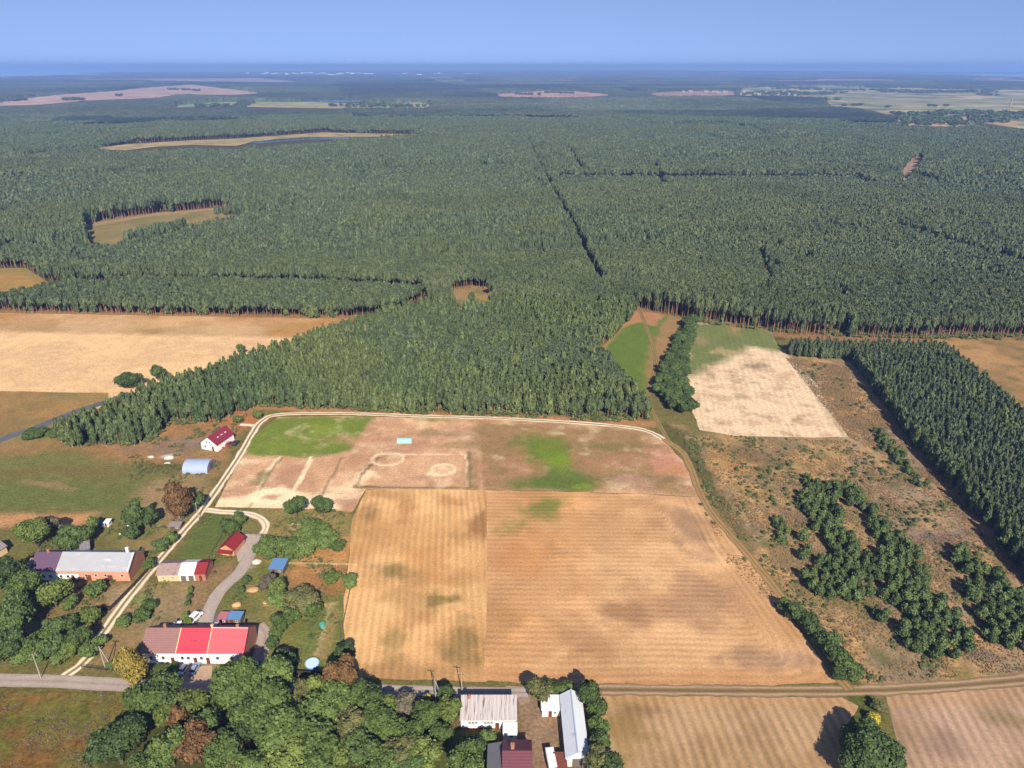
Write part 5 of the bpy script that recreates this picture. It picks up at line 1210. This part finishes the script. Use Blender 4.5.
# ------------------------------------------------------------------ trees and shrubs of the village: crown centre px, height, width, leaf, label
VT = [
 (115, 741, 12, 13, 'dark', 'big dark round tree at the edge of the olive field bottom left'), (131, 664, 12.5, 8, 'gold', 'golden yellow tree in front of the terrace brown roof end'),
 (152, 696, 12, 13.5, 'mid', 'broad green tree just right of the golden tree south of the road'), (190, 703, 9, 9, 'light', 'light green round tree south of the terrace forecourt'),
 (195, 742, 11, 10, 'brown', 'large rust brown tree near the bottom edge'), (178, 720, 9, 6, 'brown', 'smaller rust brown tree up left of the large rusty one'),
 (169, 746, 11, 8.5, 'mid', 'green tree left of the large rust brown tree'), (165, 718, 8, 6, 'light', 'small light green tree between dark tree and rusty trees'),
 (205, 724, 9, 8, 'dark', 'dark tree right of the smaller rusty tree'), (225, 752, 11, 9, 'mid', 'mid green tree at the bottom right of the rusty tree'),
 (239, 686, 13, 14, 'mid', 'very broad green tree below the terrace gable'), (270, 681, 12, 12, 'mid', 'tall green tree beside the lane end east of the terrace'),
 (262, 710, 13, 14, 'mid', 'broad green tree in the middle of the southern grove'), (342.5, 673, 12, 9.5, 'brown', 'round rust brown tree at the corner of the stubble field'),
 (314, 686, 9, 6, 'light', 'light green tree left of the rust tree by the field corner'), (328, 706, 11, 13, 'mid', 'broad flat green tree below the field corner rust tree'),
 (301, 694, 8, 6, 'olive', 'olive yellow tree behind the pool garden road'), (291, 708, 8, 7, 'olive', 'brownish olive tree inside the southern grove'),
 (366, 697, 9, 10, 'mid', 'green tree at the roadside right of the rust tree'), (372, 719, 9, 9, 'mid', 'green tree in the right half of the southern grove'),
 (402, 706, 5, 10, 'grey', 'wide grey brown thicket crown right of the grove'), (246, 729, 10, 9, 'dark', 'dark green tree below the broad gable tree'),
 (236, 755, 9, 6, 'olive', 'small olive tree at the bottom edge of the grove'), (297, 736, 13, 18, 'mid', 'largest crown of the southern grove mottled green'),
 (284, 762, 11, 11, 'light', 'light green crown at the bottom edge below the largest one'), (317, 757, 11, 11, 'mid', 'green crown at the bottom edge in the middle of the grove'),
 (347, 727, 10, 9, 'olive', 'olive tinged tree right of the largest crown'), (362, 751, 10, 10, 'dark', 'dark green tree near the bottom right of the grove'),
 (340, 757, 9, 8, 'light', 'light tree between two dark crowns at the bottom'), (390, 728, 9, 9, 'mid', 'round green tree below the grey thicket'),
 (398, 752, 9, 9, 'olive', 'olive tree near the orchard at the bottom'), (412, 738, 8, 8, 'mid', 'green orchard tree left of the white tank'),
 (426, 716, 7, 8, 'mid', 'green tree below the leaning strut pole'), (422, 755, 8, 9, 'light', 'light orchard tree at the bottom edge'),
 (384, 708, 7, 7, 'light', 'small light tree beside the grey thicket'), (350, 708, 8, 8, 'light', 'light crown below the road between green trees'), (272, 738, 9, 8, 'dark', 'dark crown left of the largest grove crown'),
 (215, 742, 8, 7, 'dark', 'dark narrow tree right of the large rusty tree'), (378, 765, 9, 9, 'mid', 'green crown cut by the bottom edge beside the olive tree'), (257, 765, 9, 10, 'mid', 'green crown cut by the bottom edge in the left grove'), (335, 690, 8, 8, 'mid', 'green crown just under the rust tree by the road'), (150, 765, 9, 9, 'mid', 'green tree cut by the bottom edge right of the big dark one'), (405, 768, 8, 9, 'dark', 'dark crown cut by the bottom edge near the orchard'),
 (449, 708, 7, 7, 'light', 'light green tree left of the rusty white barn'), (446, 695, 6, 5, 'dark', 'small dark tree at the road left of the rusty barn'), (441, 733, 5, 6, 'mid', 'green shrub mass in front of the barn corner'),
 (472, 747, 6, 7, 'dark', 'dark tree below the front wall of the rusty barn'), (488, 738, 4, 4.5, 'mid', 'small green tree beside the white annex'), (467, 762, 9, 9, 'mid', 'green tree left of the maroon roofed house'),
 (539, 690, 7, 7, 'olive', 'olive tree behind the small white shed'), (566, 689, 4, 5, 'mid', 'green tree at the far end of the long white barn'), (589, 692, 9, 6, 'dark', 'tall dark tree at the far right corner of the long barn'), (553, 688, 4, 5, 'mid', 'low green shrub by the track behind the white shed'),
 (598, 708, 6, 5.5, 'mid', 'first tree of the row right of the long barn'), (599, 725, 5.5, 5, 'mid', 'second tree of the row right of the long barn'), (600, 741, 6, 5.5, 'dark', 'third darker tree of the row right of the long barn'), (598, 759, 7, 7, 'olive', 'olive tree at the lower right corner of the long barn'), (609, 766, 7, 6.5, 'dark', 'dark tree at the bottom edge beside the striped field'),
 (33, 532, 9, 10, 'light', 'large bright green tree beside the old grey barn'), (53, 524, 6.5, 6, 'grey', 'brown purple small tree right of the bright green one'), (69, 537, 7, 9, 'dark', 'dark green broad tree behind the farmhouse plum roof'),
 (85, 533, 6, 6, 'dark', 'dark tree behind the grey farmhouse roof'), (92, 523, 5, 4, 'mid', 'small tree next to the blue tarpaulin'), (135, 514, 10, 7, 'dark', 'tall dark tree in the meadow left of the rust coloured tree'),
 (147, 516, 7, 6, 'dark', 'second dark tree right beside the tall meadow tree'), (131, 532, 5, 5, 'dark', 'low dark tree below the tall meadow tree'), (177, 498, 12, 8.6, 'brown', 'solitary round rust coloured tree below the arched shed'), (193, 500, 6.5, 6, 'dark', 'dark green tree touching the solitary rust coloured tree'),
 (161, 544, 4, 5.5, 'dark', 'dark shrub at the track behind the farmhouse gable'), (171, 537, 4, 4, 'mid', 'small shrub at the track below the greenish hut'), (149, 564, 3.5, 4, 'mid', 'small shrub between farmhouse gable and track'),
 (52, 592, 9, 10, 'light', 'bright green round tree in front of the farmhouse white wall'), (22, 587, 11, 11, 'mid', 'green tree at the left edge beside the farmhouse'), (15, 614, 13, 13, 'dark', 'great dark tree at the left edge above the road'),
 (3, 574, 11, 12, 'dark', 'dark tree cut by the left edge beside the plum roof'), (6, 643, 11, 12, 'dark', 'dark tree cut by the left edge near the road'), (24, 647, 8, 8, 'mid', 'green tree at the road left of the copse'),
 (95, 589, 4.5, 7, 'mid', 'green shrub in front of the orange brick wall'), (70, 602, 4, 5.5, 'mid', 'shrub right of the bright green farmhouse tree'), (89, 616, 5.5, 6.5, 'light', 'light green round shrub below the dark board fence'),
 (54, 627, 8, 8, 'dark', 'dark tree at the top of the roadside copse'), (67, 623, 7, 7, 'dark', 'second dark tree at the top right of the copse'), (79, 637, 7.5, 7, 'mid', 'green tree at the right side of the copse'),
 (52, 646, 8, 8, 'dark', 'dark tree in the middle of the roadside copse'), (37, 653, 6, 7, 'mid', 'green tree at the lower left of the copse'), (41, 637, 6.5, 6.5, 'mid', 'green tree at the left of the copse centre'), (70, 648, 6, 6, 'light', 'lighter tree at the lower right of the copse'),
 (89, 651, 4, 5.5, 'mid', 'round shrub in the fork of track and road'), (100, 641, 3.5, 4.5, 'mid', 'shrub upper right in the fork by the track'), (141, 616, 3.5, 6, 'mid', 'green bushy clump in the vegetable garden'), (124, 621, 3, 5, 'mid', 'low bush left in the vegetable garden'), (148, 605, 3, 5, 'mid', 'low bush above the vegetable garden clump'),
 (114, 664, 3, 4, 'mid', 'low green bush left of the golden tree foot'), (295, 505, 6.5, 6.8, 'dark', 'left one of two round dark trees on the plot edge'), (321.5, 505, 6.5, 6.8, 'dark', 'right one of two round dark trees on the plot edge'),
 (229, 526, 4.5, 6.5, 'mid', 'bushy tree behind the red garage roof'), (238, 518, 4, 5, 'mid', 'small tree inside the curve of the gravel lane'),
 (272, 545, 6.5, 9, 'mid', 'green thicket crown above the blue garden shed'), (261, 548, 5, 6, 'mid', 'left end of the thicket beside the yard'), (289, 547, 6.5, 9, 'mid', 'middle crown of the thicket'), (306, 547, 6, 9, 'mid', 'right middle crown of the thicket'),
 (313, 527, 6, 9, 'mid', 'top crown of the thicket near the round dark trees'), (327, 540, 5.5, 8, 'mid', 'right crown of the thicket towards the field'), (308, 536, 6, 8, 'mid', 'inner crown of the thicket'), (339, 545, 3, 5, 'mid', 'low right tip of the thicket'),
 (332, 577, 4, 5.5, 'light', 'small round tree left of a pair near the field'), (349.5, 581, 5, 5.5, 'mid', 'small round tree at the top of the wire fence'),
 (267, 582, 6, 6.5, 'grey', 'greyish tree below the blue garden shed'), (278, 588, 6, 6, 'light', 'light green tree above the garden grove'), (302, 600, 7, 11, 'olive', 'wide olive tree of the garden grove'), (278, 598, 6, 7, 'mid', 'green tree left in the garden grove'),
 (311, 609, 5.5, 7, 'mid', 'green tree at the lower right of the garden grove'), (281, 622, 6, 7, 'mid', 'green tree at the bottom of the garden grove'), (291, 616, 5.5, 6, 'mid', 'green tree beside the garden beds'), (273, 643, 3.5, 4.5, 'dark', 'dark shrub beside the pinkish board stack'), (277, 632, 4, 5, 'mid', 'green shrub above the pinkish board stack'),
 (284, 660, 7, 7, 'dark', 'dark tree left of the pool'), (345, 651, 6, 6, 'dark', 'dark tree hidden behind the field corner rust tree'), (190, 590, 2.2, 2.2, 'mid', 'short hedge bush below the shed row'), (187, 603, 2, 2, 'dark', 'hedge bush in the middle of the narrow hedge'), (185, 616, 2.4, 2.6, 'light', 'bright bush at the lower end of the narrow hedge'), (189, 596, 2, 2, 'dark', 'hedge bush under the short one'),
 (188, 622, 3, 3, 'light', 'light bush at the terrace back wall'), (246, 580, 2.5, 3, 'dark', 'small dark bush beside the gravel lane'), (240, 590, 2.5, 3, 'dark', 'dark bush at the lane bend'),
 (868, 740, 9, 12, 'dark', 'massive dark tree at the bottom of the bushy ditch'), (882, 757, 9, 11, 'dark', 'dark tree at the bottom edge right of the massive one'), (857, 760, 8, 9, 'dark', 'dark tree at the bottom edge left of the ditch mass'), (873, 717, 3, 3.5, 'yellow', 'yellow green bush above the massive ditch tree'),
 (878, 706, 2.5, 4, 'olive', 'olive bush at the track crossing the ditch'), (129, 380, 9, 13, 'dark', 'broad dark tree rising at the left tip of the birch stand'), (157, 371, 9, 9, 'dark', 'round dark tree rising above the birch stand edge'), (240.5, 348, 7, 5.5, 'dark', 'single small tree standing above the birch stand'),
 (36, 433, 4, 11, 'mid', 'wide bush beside the dark asphalt road'), (55, 432, 3.5, 8, 'mid', 'second bush right of the one by the asphalt road'), (238, 419, 4, 5, 'mid', 'small tree above the cottage drive'), (257, 414, 4.5, 5, 'mid', 'small tree beside the track bend at the forest'),
 (415, 700, 2.5, 2.6, 'yellow', 'left one of two bright yellow bushes'), (427, 699, 3, 2.6, 'yellow', 'right one of two bright yellow bushes'),
 (20, 655, 5, 6, 'mid', 'shrub at the road verge left of the copse'), (60, 655, 4.5, 6, 'mid', 'shrub at the foot of the copse'), (160, 670, 2.2, 5, 'mid', 'left clipped bush under the terrace wall'), (170, 670, 2.2, 5, 'mid', 'right clipped bush under the terrace wall'), (222, 671, 2, 4, 'mid', 'clipped bush under the bright red roof unit'), (233, 671, 2, 4.5, 'mid', 'second clipped bush under the bright red roof unit'),
 (786, 605, 5, 5, 'dark', 'topmost bush of the ditch hedge beside the stubble field'), (797, 612, 6, 6.5, 'dark', 'second bush of the ditch hedge'), (808, 621, 6, 6.5, 'dark', 'third bush of the ditch hedge'), (815, 631, 5, 6, 'dark', 'fourth bush of the ditch hedge'), (829, 640, 6.5, 7, 'dark', 'tall bush in the middle of the lower ditch hedge'), (836, 652, 6.5, 7, 'dark', 'bush below the tall one in the ditch hedge'), (846, 662, 6, 6.5, 'dark', 'next to last bush of the ditch hedge'), (855, 672, 4.5, 6, 'mid', 'last low bush of the ditch hedge at the track'), (822, 640, 5, 5, 'dark', 'small bush touching the stubble field corner'), (840, 672, 4, 5, 'dark', 'small bush near the last one of the ditch hedge'),
]
random.seed(5)
for (px, py, H, W, lf, lb) in VT:
    if 450 < py < 650 and px < 400:      # sizes were read at the near rows: bring them to the distance they stand at
        yy = P(px, py, 4)[1]; k_ = 3.35 / (F / (yy * CP + (HCAM - 4) * SP)); W *= k_; H *= k_ * 1.05
    big = W >= 7.5; bush = H < 5.2 or W > H * 1.15
    tall = lf == 'gold' or (H / W > 1.35)
    kind = 'bush' if bush else 'tall' if tall else 'broad'
    n = 4200 if W > 11 else 2600 if big else 1300
    vm = tree_meshes(kind, lf, n, .026 if W > 11 else .034 if big else .046, 3 if n > 2000 else 4)
    zc = H * (.5 if bush else .6)
    x, y = P(px, py, zc)
    put_tree('shrub' if bush else 'broadleaf_tree', x, y, H * 1.0, W * 1.06, random.choice(vm), lb, 'shrub' if bush else 'tree')

# ------------------------------------------------------------------ far town and farms
TW = plain_mat('far_white_walls', C_(232, 232, 238, .8), .8, .05, .05)
random.seed(9)
FARMW = plain_mat('far_farm_walls', C_(196, 180, 168, .45), .8, .05, .05)
for px in list(np.linspace(248, 372, 26)) + [404, 420, 434, 438, 470, 478]:
    x, y = P(px + random.uniform(-1.5, 1.5), 74.6 + random.uniform(-.6, .8)); wdt = random.uniform(45, 130); h = random.uniform(14, 34) * (1.0 if px < 380 else .9)
    e = MB().box(-wdt / 2, wdt / 2, -9, 9, 0, h).box(-wdt / 2 + 4, wdt / 2 - 4, -6, 6, h + .05, h + 3).obj('apartment_block', TW, None, (x, y, 0))
    tag(e, 'tiny white block of the distant town on the horizon', 'building', 'white blocks of the distant town')
for i, px in enumerate(np.linspace(676, 800, 22)):
    x, y = P(px + random.uniform(-2, 2), 95 + random.uniform(-3, 3.5)); wdt = random.uniform(14, 40); dpt = 12; h = random.uniform(5, 9)
    m = MB().prism([(0, 0), (dpt, 0), (dpt, h), (dpt / 2, h + 5), (0, h)], 0, wdt, 'x'); o = m.obj('farm_building', [FARMW, R_BROWN][i % 3 == 0] if i % 2 else FARMW, None, (x, y, 0))
    tag(o, 'tiny pale farm building in the far village on the right', 'building', 'buildings of the far village')
x, y = P(1010, 107); MB().tube((0, 0, 0), (0, 0, 30), 4, 2, 12).tube((0, 0, 30), (0, 0, 35), 3.5, 3, 12).obj('water_tower', FARMW, None, (x, y, 0)); tag(bpy.data.objects['water_tower'], 'tiny pale tower standing in the far right farmland', 'tower')
# tree clumps dotted over the far farmland
A = []
pf = wpoly(FARF[6][0]); (x0, y0), (x1, y1) = pf.min(0), pf.max(0)
x = RNG.uniform(x0, x1, 9000); y = RNG.uniform(y0, y1, 9000)
kk = (sdf(x, y, pf) < 0) & inview(x, y) & ((fbm(x, y, 420, 12) > .60) | (np.abs(cell(x, y, 500, 2.2, -.1) - .5) < .03)); 
for a, b in zip(x[kk], y[kk]): A.append((a, b, 12, 26))
for (pa, pb, n) in (((12, 101), (26, 100), 30), ((64, 100), (85, 100), 30), ((116, 96), (122, 96), 8), ((168, 89.5), (200, 91), 40), ((545, 92.6), (575, 94), 25), ((516, 94.5), (540, 95), 16), ((900, 119), (960, 121), 50), ((905, 124), (925, 122), 20), ((330, 106.5), (425, 107), 50), ((195, 107), (240, 106), 20)):
    for _ in range(n):
        t = random.random(); q_ = P(pa[0] + (pb[0] - pa[0]) * t, pa[1] + (pb[1] - pa[1]) * t + random.uniform(-.4, .4)); A.append((q_[0], q_[1], 13, 22))
scatter('far_tree_lines', np.array(A), [t[2] for t in tree_meshes('bush', 'dark', 60, .17, 3)], 'dark tree lines dotted over the far open farmland', 'trees')

# ------------------------------------------------------------------ rough grass and weeds (nobody could count them)
ROADS.append((PP([(252, 534), (246, 556), (238, 562)]), 12))
def weeds(name, polys, n, h0, h1, leaf, label, thr=.5, sc=9, seed=0):
    A = []
    for pl in polys:
        pw = wpoly(pl); (x0, y0), (x1, y1) = pw.min(0), pw.max(0); x = RNG.uniform(x0, x1, n); y = RNG.uniform(y0, y1, n)
        k = (sdf(x, y, pw) < -1) & (fbm(x, y, sc, seed) > thr) & inview(x, y); x, y = x[k], y[k]
        
        rd_ = np.zeros(len(x), bool)
        for c_, w_ in ROADS: rd_ |= pdist(x, y, c_) < w_ * .6
        x, y = x[~rd_], y[~rd_]; h = RNG.uniform(h0, h1, len(x)); A.append(np.stack([x, y, h, h * RNG.uniform(1.2, 2.4, len(x))], 1))
    scatter(name, np.concatenate(A), [t[2] for t in tree_meshes('bush', leaf, 60, .17, 3)], label, 'grass')
STRAW = leaf_mat('dry_straw', (.22, .135, .06), (.31, .195, .09)); HEATH = leaf_mat('brown_heath', (.13, .095, .06), (.19, .13, .08)); GRN = leaf_mat('weed_green', (.075, .095, .03), (.12, .13, .05))
scr2 = [(672, 424), (700, 434), (848, 440), (960, 500), (1060, 600), (1060, 672), (860, 688), (720, 560), (692, 470)]
scr3 = [(782, 356), (850, 366), (960, 506), (1040, 590), (960, 500), (848, 438)]
weeds('dry_grass', [scr2, scr3], 26000, .12, .38, STRAW, 'straw coloured grass tussocks all over the dry scrub land', .46, 12, 3)
weeds('heath', [scr2, scr3], 18000, .12, .36, HEATH, 'brown heather patches all over the dry scrub land', .5, 15, 8)
vil = [(-20, 528), (150, 520), (205, 512), (262, 520), (350, 505), (345, 600), (335, 676), (262, 676), (252, 600), (205, 625), (150, 625), (100, 660), (0, 668)]
weeds('weeds', [scr2, vil, [(60, 440), (250, 412), (240, 440), (200, 500), (120, 520), (130, 460)], [(700, 440), (722, 520), (850, 676), (862, 700), (845, 676), (705, 520), (680, 440)]], 7000, .2, .8, GRN, 'green weeds and tall grass growing across gardens and verges', .55, 8, 5)
weeds('rough_grass', [[(-200, 690), (120, 690), (124, 705), (98, 768), (90, 850), (-300, 850)]], 9000, .12, .32, HEATH, 'brown seeding grass tufts in the rough field below the road', .5, 6, 6)
weeds('undergrowth', [[(60, 447), (150, 446), (170, 430), (262, 408), (420, 416), (650, 424), (650, 412), (420, 400), (260, 396), (160, 415), (60, 436)], [(690, 322), (790, 334), (850, 338), (1024, 341), (1024, 334), (690, 316)]], 6000, .6, 2.0, GRN, 'low green undergrowth along the feet of the forest edge', .4, 8, 7)
